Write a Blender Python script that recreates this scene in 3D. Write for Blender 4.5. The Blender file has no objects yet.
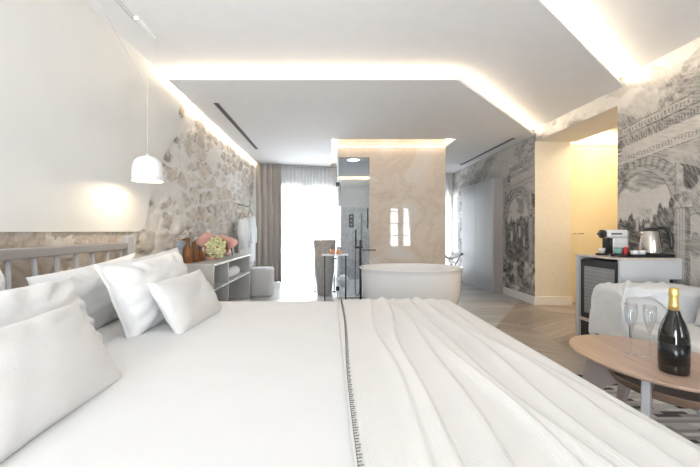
import bpy, bmesh, math, random
import numpy as np
from mathutils import Vector, Matrix, noise as mnoise
random.seed(7)
R = math.radians
SC = bpy.context.scene
COL = SC.collection
EYE = 1.10

# ------------------------------------------------------------------ materials
def new_mat(name):
    m = bpy.data.materials.new(name); m.use_nodes = True
    nt = m.node_tree
    return m, nt, nt.nodes['Principled BSDF']

def mat(name, col, rough=.5, metal=0.0, var=0.0, scale=8, bump=0.0, bscale=60, **kw):
    m, nt, b = new_mat(name)
    b.inputs['Base Color'].default_value = (*col, 1)
    b.inputs['Roughness'].default_value = rough
    b.inputs['Metallic'].default_value = metal
    for k, v in kw.items(): b.inputs[k.replace('_', ' ')].default_value = v
    tc = nt.nodes.new('ShaderNodeTexCoord')
    n = nt.nodes.new('ShaderNodeTexNoise'); n.inputs['Scale'].default_value = scale
    n.inputs['Detail'].default_value = 5
    nt.links.new(tc.outputs['Object'], n.inputs['Vector'])
    r = nt.nodes.new('ShaderNodeValToRGB')
    v = max(var, .012)
    r.color_ramp.elements[0].position = .3; r.color_ramp.elements[1].position = .7
    r.color_ramp.elements[0].color = tuple(max(0, c*(1-v)) for c in col) + (1,)
    r.color_ramp.elements[1].color = tuple(min(1, c*(1+v)) for c in col) + (1,)
    nt.links.new(n.outputs['Fac'], r.inputs['Fac'])
    nt.links.new(r.outputs['Color'], b.inputs['Base Color'])
    if bump > 0:
        n2 = nt.nodes.new('ShaderNodeTexNoise'); n2.inputs['Scale'].default_value = bscale
        nt.links.new(tc.outputs['Object'], n2.inputs['Vector'])
        bp = nt.nodes.new('ShaderNodeBump'); bp.inputs['Strength'].default_value = bump
        bp.inputs['Distance'].default_value = .004
        nt.links.new(n2.outputs['Fac'], bp.inputs['Height'])
        nt.links.new(bp.outputs['Normal'], b.inputs['Normal'])
    return m

def emis(name, col, s):
    m, nt, b = new_mat(name)
    b.inputs['Base Color'].default_value = (*col, 1)
    b.inputs['Emission Color'].default_value = (*col, 1)
    b.inputs['Emission Strength'].default_value = s
    return m

def M_(nt, op, a, b=None, c=None):
    n = nt.nodes.new('ShaderNodeMath'); n.operation = op
    for i, v in enumerate((a, b, c)):
        if v is None: continue
        if hasattr(v, 'links') or hasattr(v, 'is_output'): nt.links.new(v, n.inputs[i])
        else: n.inputs[i].default_value = v
    return n.outputs[0]

def ramp(nt, fac, stops, interp='LINEAR'):
    r = nt.nodes.new('ShaderNodeValToRGB'); r.color_ramp.interpolation = interp
    e = r.color_ramp.elements
    while len(e) < len(stops): e.new(.5)
    for i, (p, c) in enumerate(stops): e[i].position = p; e[i].color = (*c, 1)
    nt.links.new(fac, r.inputs['Fac'])
    return r.outputs['Color']

def mixc(nt, fac, a, b, mode='MIX'):
    n = nt.nodes.new('ShaderNodeMix'); n.data_type = 'RGBA'; n.blend_type = mode
    for sock, v in ((n.inputs[0], fac), (n.inputs[6], a), (n.inputs[7], b)):
        if hasattr(v, 'is_output'): nt.links.new(v, sock)
        else: sock.default_value = v if not isinstance(v, tuple) else (*v, 1)[:4]
    return n.outputs[2]

def floor_mat(name, tones, bw=.22, bl=1.25, ang=0, zig=True):
    """wood-look planks: chevron columns made with maths nodes"""
    m, nt, b = new_mat(name)
    tc = nt.nodes.new('ShaderNodeTexCoord'); mp = nt.nodes.new('ShaderNodeMapping')
    mp.inputs['Rotation'].default_value = (0, 0, ang)
    nt.links.new(tc.outputs['Object'], mp.inputs['Vector'])
    sp = nt.nodes.new('ShaderNodeSeparateXYZ'); nt.links.new(mp.outputs[0], sp.inputs[0])
    x, y = sp.outputs['X'], sp.outputs['Y']
    if zig:
        cw = .75
        cx = M_(nt, 'DIVIDE', x, cw)
        tri = M_(nt, 'PINGPONG', x, cw)
        v = M_(nt, 'ADD', y, M_(nt, 'MULTIPLY', tri, .62))
        colid = M_(nt, 'FLOOR', cx)
        row = M_(nt, 'FLOOR', M_(nt, 'DIVIDE', v, bw))
        fx = M_(nt, 'FRACT', cx); fy = M_(nt, 'FRACT', M_(nt, 'DIVIDE', v, bw))
        gl = x; gs = v
    else:
        row = M_(nt, 'FLOOR', M_(nt, 'DIVIDE', y, bw))
        wn0 = nt.nodes.new('ShaderNodeTexWhiteNoise'); wn0.noise_dimensions = '1D'
        nt.links.new(row, wn0.inputs['W'])
        xs = M_(nt, 'ADD', M_(nt, 'DIVIDE', x, bl), M_(nt, 'MULTIPLY', wn0.outputs['Value'], 3.0))
        colid = M_(nt, 'FLOOR', xs)
        fx = M_(nt, 'FRACT', xs); fy = M_(nt, 'FRACT', M_(nt, 'DIVIDE', y, bw))
        gl = x; gs = y
    wn = nt.nodes.new('ShaderNodeTexWhiteNoise'); wn.noise_dimensions = '2D'
    cb = nt.nodes.new('ShaderNodeCombineXYZ'); nt.links.new(colid, cb.inputs[0]); nt.links.new(row, cb.inputs[1])
    nt.links.new(cb.outputs[0], wn.inputs['Vector'])
    cg = nt.nodes.new('ShaderNodeCombineXYZ')
    nt.links.new(M_(nt, 'MULTIPLY', gl, 1.6), cg.inputs[0]); nt.links.new(M_(nt, 'MULTIPLY', gs, 11), cg.inputs[1])
    nt.links.new(M_(nt, 'MULTIPLY', wn.outputs['Value'], 40), cg.inputs[2])
    gn = nt.nodes.new('ShaderNodeTexNoise'); gn.inputs['Scale'].default_value = 1.3; gn.inputs['Detail'].default_value = 7
    gn.inputs['Distortion'].default_value = .6
    nt.links.new(cg.outputs[0], gn.inputs['Vector'])
    f = M_(nt, 'ADD', M_(nt, 'MULTIPLY', wn.outputs['Value'], .42), M_(nt, 'MULTIPLY', gn.outputs['Fac'], .75))
    c = ramp(nt, f, [(.25, tones[0]), (.5, tones[1]), (.72, tones[2]), (.95, tones[3])])
    w = .012
    ex = M_(nt, 'MINIMUM', fx, M_(nt, 'SUBTRACT', 1, fx)); ey = M_(nt, 'MINIMUM', fy, M_(nt, 'SUBTRACT', 1, fy))
    seam = M_(nt, 'MAXIMUM', M_(nt, 'LESS_THAN', ex, .003), M_(nt, 'LESS_THAN', ey, w))
    c2 = mixc(nt, M_(nt, 'MULTIPLY', seam, .45), c, tuple(t*.55 for t in tones[0]))
    nt.links.new(c2, b.inputs['Base Color'])
    b.inputs['Roughness'].default_value = .38
    return m

def marble_mat(name, cols, scale=1.2, rough=.06, warp=1.6, coat=0.0):
    m, nt, b = new_mat(name)
    tc = nt.nodes.new('ShaderNodeTexCoord')
    n = nt.nodes.new('ShaderNodeTexNoise'); n.inputs['Scale'].default_value = scale
    n.inputs['Detail'].default_value = 9; n.inputs['Distortion'].default_value = warp; n.inputs['Roughness'].default_value = .6
    nt.links.new(tc.outputs['Object'], n.inputs['Vector'])
    c = ramp(nt, n.outputs['Fac'], [(.30, cols[0]), (.44, cols[1]), (.5, cols[2]), (.56, cols[1]), (.7, cols[3])])
    nt.links.new(c, b.inputs['Base Color'])
    b.inputs['Roughness'].default_value = rough
    b.inputs['Coat Weight'].default_value = coat
    return m

def attr_mat(name, attr, rough=.8, hatch=0.0, bump=.3, bscale=90):
    m, nt, b = new_mat(name)
    a = nt.nodes.new('ShaderNodeVertexColor'); a.layer_name = attr
    out = a.outputs['Color']
    tc = nt.nodes.new('ShaderNodeTexCoord')
    if hatch:
        mp = nt.nodes.new('ShaderNodeMapping'); mp.inputs['Scale'].default_value = (1, 30, 140)
        mp.inputs['Rotation'].default_value = (R(8), 0, 0)
        nt.links.new(tc.outputs['Object'], mp.inputs['Vector'])
        n = nt.nodes.new('ShaderNodeTexNoise'); n.inputs['Scale'].default_value = 1.0; n.inputs['Detail'].default_value = 3
        nt.links.new(mp.outputs[0], n.inputs['Vector'])
        g = ramp(nt, n.outputs['Fac'], [(.3, (1-hatch,)*3), (.65, (1, 1, 1))])
        out = mixc(nt, 1.0, out, g, 'MULTIPLY')
    nt.links.new(out, b.inputs['Base Color'])
    b.inputs['Roughness'].default_value = rough
    n2 = nt.nodes.new('ShaderNodeTexNoise'); n2.inputs['Scale'].default_value = bscale; n2.inputs['Detail'].default_value = 4
    nt.links.new(tc.outputs['Object'], n2.inputs['Vector'])
    bp = nt.nodes.new('ShaderNodeBump'); bp.inputs['Strength'].default_value = bump; bp.inputs['Distance'].default_value = .004
    nt.links.new(n2.outputs['Fac'], bp.inputs['Height']); nt.links.new(bp.outputs['Normal'], b.inputs['Normal'])
    return m

def glass_mat(name, col=(1, 1, 1), rough=0.0, mixr=.12):
    """thin pane glass: mostly see-through with a glossy reflection"""
    m, nt, b = new_mat(name)
    nt.nodes.remove(b)
    o = nt.nodes['Material Output']
    t = nt.nodes.new('ShaderNodeBsdfTransparent'); t.inputs['Color'].default_value = (*col, 1)
    g = nt.nodes.new('ShaderNodeBsdfGlossy'); g.inputs['Roughness'].default_value = rough
    fr = nt.nodes.new('ShaderNodeLayerWeight'); fr.inputs['Blend'].default_value = .5
    mx = nt.nodes.new('ShaderNodeMixShader')
    f = M_(nt, 'ADD', M_(nt, 'MULTIPLY', M_(nt, 'POWER', fr.outputs['Facing'], 4.0), .7), mixr)
    nt.links.new(f, mx.inputs[0]); nt.links.new(t.outputs[0], mx.inputs[1]); nt.links.new(g.outputs[0], mx.inputs[2])
    nt.links.new(mx.outputs[0], o.inputs['Surface'])
    return m

def sheer_mat(name, col, tr=.45):
    m, nt, b = new_mat(name)
    nt.nodes.remove(b); o = nt.nodes['Material Output']
    tc = nt.nodes.new('ShaderNodeTexCoord'); n = nt.nodes.new('ShaderNodeTexNoise'); n.inputs['Scale'].default_value = 30
    nt.links.new(tc.outputs['Object'], n.inputs['Vector'])
    t = nt.nodes.new('ShaderNodeBsdfTransparent')
    tl = nt.nodes.new('ShaderNodeBsdfTranslucent'); tl.inputs['Color'].default_value = (*col, 1)
    d = nt.nodes.new('ShaderNodeBsdfDiffuse'); d.inputs['Color'].default_value = (*col, 1)
    m1 = nt.nodes.new('ShaderNodeMixShader'); m1.inputs[0].default_value = .5
    nt.links.new(tl.outputs[0], m1.inputs[1]); nt.links.new(d.outputs[0], m1.inputs[2])
    m2 = nt.nodes.new('ShaderNodeMixShader')
    nt.links.new(M_(nt, 'ADD', M_(nt, 'MULTIPLY', n.outputs['Fac'], .1), 1-tr), m2.inputs[0])
    nt.links.new(t.outputs[0], m2.inputs[1]); nt.links.new(m1.outputs[0], m2.inputs[2])
    nt.links.new(m2.outputs[0], o.inputs['Surface'])
    return m

def weave_mat(name, col, scale=220, bump=.4, wave=0, rough=.9, var=.03):
    m = mat(name, col, rough, var=var, scale=5)
    nt = m.node_tree; b = nt.nodes['Principled BSDF']
    tc = nt.nodes.new('ShaderNodeTexCoord')
    if wave:
        w = nt.nodes.new('ShaderNodeTexWave'); w.inputs['Scale'].default_value = wave; w.bands_direction = 'X'
        w.inputs['Distortion'].default_value = .6
        nt.links.new(tc.outputs['Object'], w.inputs['Vector']); h = w.outputs['Fac']
    else:
        w = nt.nodes.new('ShaderNodeTexNoise'); w.inputs['Scale'].default_value = scale
        nt.links.new(tc.outputs['Object'], w.inputs['Vector']); h = w.outputs['Fac']
    bp = nt.nodes.new('ShaderNodeBump'); bp.inputs['Strength'].default_value = bump; bp.inputs['Distance'].default_value = .002
    nt.links.new(h, bp.inputs['Height']); nt.links.new(bp.outputs['Normal'], b.inputs['Normal'])
    b.inputs['Sheen Weight'].default_value = .1
    return m

def wood_mat(name, c1, c2, axis=1, scale=6, rough=.45):
    m, nt, b = new_mat(name)
    tc = nt.nodes.new('ShaderNodeTexCoord'); mp = nt.nodes.new('ShaderNodeMapping')
    s = [14, 14, 14]; s[axis] = 1.2
    mp.inputs['Scale'].default_value = s
    nt.links.new(tc.outputs['Object'], mp.inputs['Vector'])
    n = nt.nodes.new('ShaderNodeTexNoise'); n.inputs['Scale'].default_value = scale/4; n.inputs['Detail'].default_value = 6
    nt.links.new(mp.outputs[0], n.inputs['Vector'])
    nt.links.new(ramp(nt, n.outputs['Fac'], [(.3, c1), (.7, c2)]), b.inputs['Base Color'])
    b.inputs['Roughness'].default_value = rough
    return m

WHITE_CEIL = mat('ceiling_paint', (.80, .79, .785), .9, var=.01)
WALL_PAINT = mat('wall_paint', (.80, .79, .76), .9, var=.015)
PLASTER = mat('smooth_plaster', (.72, .71, .685), .85, var=.025, scale=2.2, bump=.15, bscale=12)
WARM_WALL = mat('beige_wallcovering', (.77, .71, .60), .8, var=.04, scale=30, bump=.2, bscale=120)
DOOR_COAT = mat('warm_lit_door_paint', (.80, .69, .46), .6, var=.02)  # yellow of the warm passage light is put into the door colour
BASE_PAINT = mat('white_skirting_paint', (.86, .84, .81), .45)
BED_WHITE = weave_mat('white_cotton', (.715, .715, .72), 150, .15, var=.008)
PILLOW_WHITE = weave_mat('white_percale', (.76, .76, .765), 40, .25, var=.008)
CUSHION_GREY = weave_mat('pale_grey_linen', (.67, .66, .655), 260, .5, var=.012)
THROW_FAB = weave_mat('cream_ribbed_cotton', (.725, .715, .705), wave=55, bump=.35, var=.01)
BLANKET_FAB = weave_mat('white_grey_knit', (.76, .77, .79), 120, .8, var=.05)
SOFA_FAB = weave_mat('light_grey_upholstery', (.70, .695, .69), 240, .5)
THREAD = mat('dark_thread', (.11, .11, .115), .9)
HEAD_WOOD = wood_mat('taupe_painted_wood', (.27, .25, .245), (.33, .31, .30), 1, 5, .5)
SPIN_WOOD = wood_mat('grey_painted_wood', (.36, .36, .365), (.43, .43, .435), 2, 5, .5)
BED_BASE = weave_mat('grey_bed_base_fabric', (.55, .54, .53), 200, .4)
GREY_LAC = mat('grey_lacquer', (.60, .60, .60), .35)
PALE_LAC = mat('pale_grey_lacquer', (.60, .62, .645), .25)
WARD_FRONT = mat('wardrobe_grey_lacquer', (.50, .515, .53), .32)
WARD_SIDE = mat('wardrobe_taupe_side', (.40, .36, .35), .5)
SHELF_IN = mat('shelf_interior_grey', (.52, .52, .52), .6)
TOP_WOOD = wood_mat('beige_laminate', (.58, .51, .45), (.66, .59, .53), 1, 5, .4)
WALNUT = wood_mat('light_walnut', (.40, .27, .20), (.54, .39, .30), 1, 7, .28)
WALNUT_DK = wood_mat('brown_walnut', (.16, .10, .07), (.23, .15, .105), 1, 7, .4)
TAUPE_LEG = mat('taupe_table_frame', (.36, .31, .30), .4)
GREY_LEG = mat('grey_satin_leg', (.46, .46, .48), .3)
CERAMIC = mat('white_acrylic', (.93, .93, .94), .12, Coat_Weight=.4)
BLACK = mat('black_matte_metal', (.015, .015, .017), .35)
BLACK_PL = mat('black_plastic', (.012, .012, .014), .3)
DARK_METAL = mat('dark_gunmetal', (.09, .09, .095), .3, .8)
STEEL = mat('brushed_steel', (.62, .58, .54), .22, 1.0)
GREY_STEEL = mat('grey_brushed_metal', (.35, .35, .36), .3, .9)
COPPER = mat('copper', (.78, .36, .18), .28, .9)
GOLD = mat('gold_foil', (.80, .60, .22), .35, .85, bump=.6, bscale=140)
BOTTLE = mat('dark_green_bottle_glass', (.008, .007, .005), .07, Coat_Weight=.5)
BOTTLE_LBL = mat('black_bottle_label', (.006, .006, .007), .22)
GLASS = glass_mat('clear_glass', (.97, .985, .99), 0, .04)
SHOWER_GLASS = glass_mat('tinted_shower_glass', (.86, .89, .91), 0, .06)
THIN_GLASS = glass_mat('crystal_glass', (.97, .98, .985), 0, .10)
DRINK_GLASS_OLD = mat('crystal', (1, 1, 1), .0, Transmission_Weight=1.0, IOR=1.45)
TAUPE_CURT = weave_mat('taupe_curtain_fabric', (.50, .455, .415), 200, .3)
SHEER = sheer_mat('sheer_white_voile', (.88, .88, .89), .26)
WIN_FRAME = mat('white_window_frame', (.80, .81, .82), .4)
LED = emis('warm_led', (1, .80, .52), 6)
TILE_HI = mat('shower_grey_wall', (.56, .55, .54), .35, var=.08, scale=3)
TILE_LO = mat('shower_dark_stone_tile', (.46, .46, .47), .35, var=.22, scale=14)
SHOWER_CEIL = mat('shower_ceiling_grey', (.40, .40, .41), .5)
STONE_BASIN = marble_mat('grey_travertine', [(.32, .315, .31), (.45, .44, .43), (.36, .35, .34), (.52, .50, .485)], 7, .5, 2.0)
STONE_WARM = marble_mat('brown_veined_stone', [(.36, .31, .27), (.52, .46, .41), (.40, .34, .30), (.60, .54, .49)], 6, .4, 2.0)
ONYX = marble_mat('beige_onyx', [(.50, .40, .31), (.62, .54, .46), (.55, .465, .385), (.60, .585, .57)], 1.25, .012, 1.0, .3)
PANEL_MARBLE = marble_mat('weathered_marble', [(.36, .29, .23), (.56, .50, .44), (.42, .35, .29), (.66, .62, .58)], 3.2, .18, 1.0)
WHITE_MARBLE = marble_mat('white_marble', [(.80, .80, .80), (.84, .84, .84), (.66, .66, .67), (.88, .88, .88)], 6, .15)
TERRA = wood_mat('reddish_brown_wood', (.12, .042, .013), (.25, .10, .032), 2, 9, .35)
PINK_PAPER = mat('salmon_wrapping_paper', (.72, .40, .34), .6, var=.06, scale=12)
CORK_PAPER = mat('brown_kraft_paper', (.30, .16, .11), .7)
FLOWER = mat('pale_green_petals', (.66, .68, .38), .7, var=.15, scale=80, bump=.8, bscale=90)
FLOWER2 = mat('cream_petals', (.80, .74, .48), .7, var=.12, scale=80, bump=.8, bscale=90)
LEAF = mat('dark_leaf', (.07, .10, .05), .6)
WHITE_PL = mat('white_plastic', (.82, .82, .82), .3)
WHITE_PAPER = mat('white_paper', (.86, .86, .86), .7)
BLUE_ART = mat('blue_grey_print', (.42, .50, .58), .5, var=.35, scale=9)
TOWEL = weave_mat('white_terry', (.84, .84, .84), 110, 1.0)
ROBE = weave_mat('white_robe_terry', (.80, .82, .84), 110, .8)
HANGER = wood_mat('light_brown_hanger_wood', (.45, .30, .22), (.55, .40, .31), 0, 5)
OTTO = weave_mat('light_grey_boucle', (.66, .66, .67), 120, .9)
RED = mat('red_capsule', (.55, .03, .03), .3)
GREEN = mat('green_glass', (.16, .34, .30), .15)
SOIL = mat('matte_grey', (.3, .3, .3), .8)
CORD_MAT = mat('pale_cord', (.55, .52, .50), .7)
GREY_GRILLE = mat('grey_reflective_panel', (.30, .31, .32), .2)
FLOOR_M = floor_mat('greige_wood_tile', [(.20, .165, .14), (.32, .275, .245), (.405, .36, .325), (.50, .455, .415)], bw=.2)
FLOOR_G = floor_mat('grey_wood_tile', [(.30, .30, .305), (.41, .41, .415), (.49, .49, .495), (.57, .57, .57)], bw=.2, ang=R(0), zig=False)

def rug_mat():
    m, nt, b = new_mat('patchwork_hide')
    tc = nt.nodes.new('ShaderNodeTexCoord')
    sp = nt.nodes.new('ShaderNodeSeparateXYZ'); nt.links.new(tc.outputs['Object'], sp.inputs[0])
    row = M_(nt, 'FLOOR', M_(nt, 'DIVIDE', sp.outputs['Y'], .032))
    w0 = nt.nodes.new('ShaderNodeTexWhiteNoise'); w0.noise_dimensions = '1D'; nt.links.new(row, w0.inputs['W'])
    cx = M_(nt, 'FLOOR', M_(nt, 'ADD', M_(nt, 'DIVIDE', sp.outputs['X'], .15), M_(nt, 'MULTIPLY', w0.outputs['Value'], 5)))
    cb = nt.nodes.new('ShaderNodeCombineXYZ'); nt.links.new(cx, cb.inputs[0]); nt.links.new(row, cb.inputs[1])
    w1 = nt.nodes.new('ShaderNodeTexWhiteNoise'); w1.noise_dimensions = '2D'; nt.links.new(cb.outputs[0], w1.inputs['Vector'])
    c = ramp(nt, w1.outputs['Value'], [(0, (.04, .035, .035)), (.09, (.10, .09, .09)), (.17, (.36, .34, .33)), (.36, (.55, .53, .52)),
                                       (.58, (.72, .705, .69)), (.86, (.50, .46, .43))], 'CONSTANT')
    nt.links.new(c, b.inputs['Base Color']); b.inputs['Roughness'].default_value = .85
    return m
RUG = rug_mat()

# ------------------------------------------------------------------ mesh helpers
def B(): return bmesh.new()

def link(name, bm, m, parent=None, smooth=False, bevel=0, seg=2, sub=0, solid=0):
    me = bpy.data.meshes.new(name); 
    if isinstance(bm, bmesh.types.BMesh):
        bmesh.ops.recalc_face_normals(bm, faces=bm.faces); bm.to_mesh(me); bm.free()
    else: me = bm; me.name = name
    o = bpy.data.objects.new(name, me); COL.objects.link(o)
    me.materials.append(m)
    if smooth:
        for p in me.polygons: p.use_smooth = True
    if parent: o.parent = parent
    if solid:
        md = o.modifiers.new('solid', 'SOLIDIFY'); md.thickness = solid; md.offset = 0
    if sub:
        md = o.modifiers.new('sub', 'SUBSURF'); md.levels = sub; md.render_levels = sub
    if bevel:
        md = o.modifiers.new('bev', 'BEVEL'); md.width = bevel; md.segments = seg; md.limit_method = 'ANGLE'
        md.harden_normals = False
        for p in me.polygons: p.use_smooth = False
    return o

def tag(o, label, cat, group=None, kind=None):
    if label: o['label'] = label
    if cat: o['category'] = cat
    if group: o['group'] = group
    if kind: o['kind'] = kind
    return o

def thing(name, label, cat, loc=(0, 0, 0), rz=0, group=None):
    o = bpy.data.objects.new(name, None); COL.objects.link(o); o.location = loc; o.rotation_euler = (0, 0, rz)
    o.empty_display_size = .1
    return tag(o, label, cat, group)

def struct(name, bm, m, parent=None, **k):
    o = link(name, bm, m, parent, **k)
    if parent is None: o['kind'] = 'structure'
    return o

def box(bm, x0, x1, y0, y1, z0, z1, rot=None):
    vs = [bm.verts.new((x, y, z)) for x in (x0, x1) for y in (y0, y1) for z in (z0, z1)]
    for f in ((0, 1, 3, 2), (4, 6, 7, 5), (0, 4, 5, 1), (2, 3, 7, 6), (0, 2, 6, 4), (1, 5, 7, 3)):
        bm.faces.new([vs[i] for i in f])
    if rot is not None: bmesh.ops.transform(bm, matrix=rot, verts=vs)
    return vs

def prism(bm, pts, z0, z1):
    a = [bm.verts.new((x, y, z0)) for x, y in pts]; b = [bm.verts.new((x, y, z1)) for x, y in pts]
    bm.faces.new(a[::-1]); bm.faces.new(b); n = len(pts)
    for i in range(n): bm.faces.new((a[i], a[(i+1) % n], b[(i+1) % n], b[i]))
    return a+b

def lathe(bm, prof, n=32, c=(0, 0, 0), sx=1, sy=1, cap=True):
    rings = []
    for r, z in prof:
        if r < 1e-5: rings.append([bm.verts.new((c[0], c[1], c[2]+z))])
        else: rings.append([bm.verts.new((c[0]+r*sx*math.cos(2*math.pi*i/n), c[1]+r*sy*math.sin(2*math.pi*i/n), c[2]+z)) for i in range(n)])
    for a, b in zip(rings, rings[1:]):
        for i in range(n):
            j = (i+1) % n
            if len(a) == 1 and len(b) == 1: continue
            if len(a) == 1: bm.faces.new((a[0], b[i], b[j]))
            elif len(b) == 1: bm.faces.new((a[i], a[j], b[0]))
            else: bm.faces.new((a[i], a[j], b[j], b[i]))
    if cap:
        if len(rings[0]) > 1: bm.faces.new(rings[0][::-1])
        if len(rings[-1]) > 1: bm.faces.new(rings[-1])

def tube(bm, pts, r, n=8):
    pts = [Vector(p) for p in pts]; rings = []
    up = Vector((0, 0, 1)); prev = None
    for i, p in enumerate(pts):
        d = (pts[min(i+1, len(pts)-1)] - pts[max(i-1, 0)]).normalized()
        if prev is None:
            a = d.cross(up); a = d.cross(Vector((1, 0, 0))) if a.length < .1 else a
        else: a = prev - d*prev.dot(d)
        a.normalize(); prev = a; b = d.cross(a)
        rr = r[i] if isinstance(r, (list, tuple)) else r
        rings.append([bm.verts.new(p + (a*math.cos(2*math.pi*k/n)+b*math.sin(2*math.pi*k/n))*rr) for k in range(n)])
    for a, b in zip(rings, rings[1:]):
        for i in range(n): bm.faces.new((a[i], a[(i+1) % n], b[(i+1) % n], b[i]))
    bm.faces.new(rings[0][::-1]); bm.faces.new(rings[-1])

def bez(p0, p1, p2, p3, n=12):
    p0, p1, p2, p3 = map(Vector, (p0, p1, p2, p3)); out = []
    for i in range(n+1):
        t = i/n; out.append(p0*(1-t)**3 + p1*3*t*(1-t)**2 + p2*3*t*t*(1-t) + p3*t**3)
    return out

def gridmesh(name, P, colors=None, mask=None, closed=False):
    """P: (n, m, 3) array -> mesh"""
    n, m_ = P.shape[:2]
    me = bpy.data.meshes.new(name)
    idx = np.arange(n*m_).reshape(n, m_)
    q = np.stack([idx[:-1, :-1], idx[1:, :-1], idx[1:, 1:], idx[:-1, 1:]], -1)
    if mask is not None: q = q[mask]
    q = q.reshape(-1, 4)
    me.vertices.add(n*m_); me.vertices.foreach_set('co', P.reshape(-1).astype(np.float32))
    me.loops.add(q.size); me.loops.foreach_set('vertex_index', q.reshape(-1).astype(np.int32))
    me.polygons.add(len(q)); me.polygons.foreach_set('loop_start', np.arange(0, q.size, 4, dtype=np.int32))
    me.update(calc_edges=True); me.validate()
    if colors is not None:
        ca = me.color_attributes.new('tone', 'FLOAT_COLOR', 'POINT')
        c4 = np.concatenate([colors.reshape(-1, 3), np.ones((n*m_, 1))], 1).astype(np.float32)
        ca.data.foreach_set('color', c4.reshape(-1))
    return me

def vnoise(x, y, seed=0):
    xi = np.floor(x).astype(np.int64); yi = np.floor(y).astype(np.int64); xf = x-xi; yf = y-yi
    u = xf*xf*(3-2*xf); v = yf*yf*(3-2*yf)
    def h(a, b):
        n = (a*374761393 + b*668265263 + seed*1442695041) & 0xffffffff
        n = ((n ^ (n >> 13))*1274126177) & 0xffffffff
        return ((n ^ (n >> 16)) & 0xffff)/65535.0
    return (h(xi, yi)*(1-u)+h(xi+1, yi)*u)*(1-v) + (h(xi, yi+1)*(1-u)+h(xi+1, yi+1)*u)*v
def fbm(x, y, o=4, seed=0):
    s = 0; a = .5; t = 0
    for i in range(o): s = s + a*vnoise(x*2**i, y*2**i, seed+i*17); t += a; a *= .5
    return s/t
def sst(a, b, x):
    t = np.clip((x-a)/(b-a), 0, 1); return t*t*(3-2*t)

def area(name, loc, rot, sx, sy, power, col, spread=None):
    l = bpy.data.lights.new(name, 'AREA'); l.shape = 'RECTANGLE'; l.size = sx; l.size_y = sy
    l.energy = power; l.color = col
    if spread: l.spread = spread
    o = bpy.data.objects.new(name, l); COL.objects.link(o); o.location = loc; o.rotation_euler = rot
    return o
def aim(o, d):  # lamp looks along d, long side kept horizontal
    d = Vector(d).normalized(); o.rotation_euler = d.to_track_quat('-Z', 'Y').to_euler()

# ------------------------------------------------------------------ room shell
XL, XR = -1.64, 3.05
YF = -1.2
def yback(x): return 7.5 + (x-XL)*(1.2/4.69)
ZT = 2.70
# floor: warm planks by the bed, grey planks in the bathing area
GX = [(-1.8, 3.6), (1.6, 3.6), (3.05, 5.62), (3.05, 9.1), (-1.8, 9.1)]
bm = B(); prism(bm, [(-1.8, -1.3), (4.8, -1.3), (4.8, 5.62), (3.05, 5.62), (1.6, 3.6), (-1.8, 3.6)], -.1, 0)
struct('floor', bm, FLOOR_M)
bm = B(); prism(bm, GX, -.1, 0)
struct('floor_bath', bm, FLOOR_G)

# ceiling levels
bm = B(); prism(bm, [(-1.8, -1.3), (XR+.15, -1.3), (XR+.15, 9.1), (-1.8, 9.1)], 2.70, 2.85)
struct('ceiling', bm, WHITE_CEIL)
# middle level: left of the diagonal edge
dx, dy = 1.63, 1.31
d0 = (XR-.004, 3.60+.05*dy/dx)
pA = (XL+.004, 3.60-(3.0-XL)*dy/dx+.0)
bm = B(); prism(bm, [pA, d0, (XR-.004, 8.68), (XL+.004, 7.48)], 2.61, 2.628)
struct('ceiling_middle', bm, WHITE_CEIL)
# low floating ceiling with an opening round the marble partition
zb, zt = 2.53, 2.555
hx0, hx1, hy0, hy1 = .03, 1.965, 5.44, 8.0
bm = B()
for pl in ([(-1.535, 3.31), (1.21, 3.31), (XR-.06, 5.15), (XR-.004, 5.21), (XR-.004, hy0), (-1.535, hy0)],
           [(-1.535, hy0), (hx0, hy0), (hx0, yback(hx0)-.02), (-1.535, 7.5)],
           [(hx1, hy0), (XR-.004, hy0), (XR-.004, 8.68), (hx1, yback(hx1)-.02)]):
    prism(bm, pl, zb, zt)
bmesh.ops.remove_doubles(bm, verts=bm.verts, dist=.0005)
struct('ceiling_low', bm, WHITE_CEIL)

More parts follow.
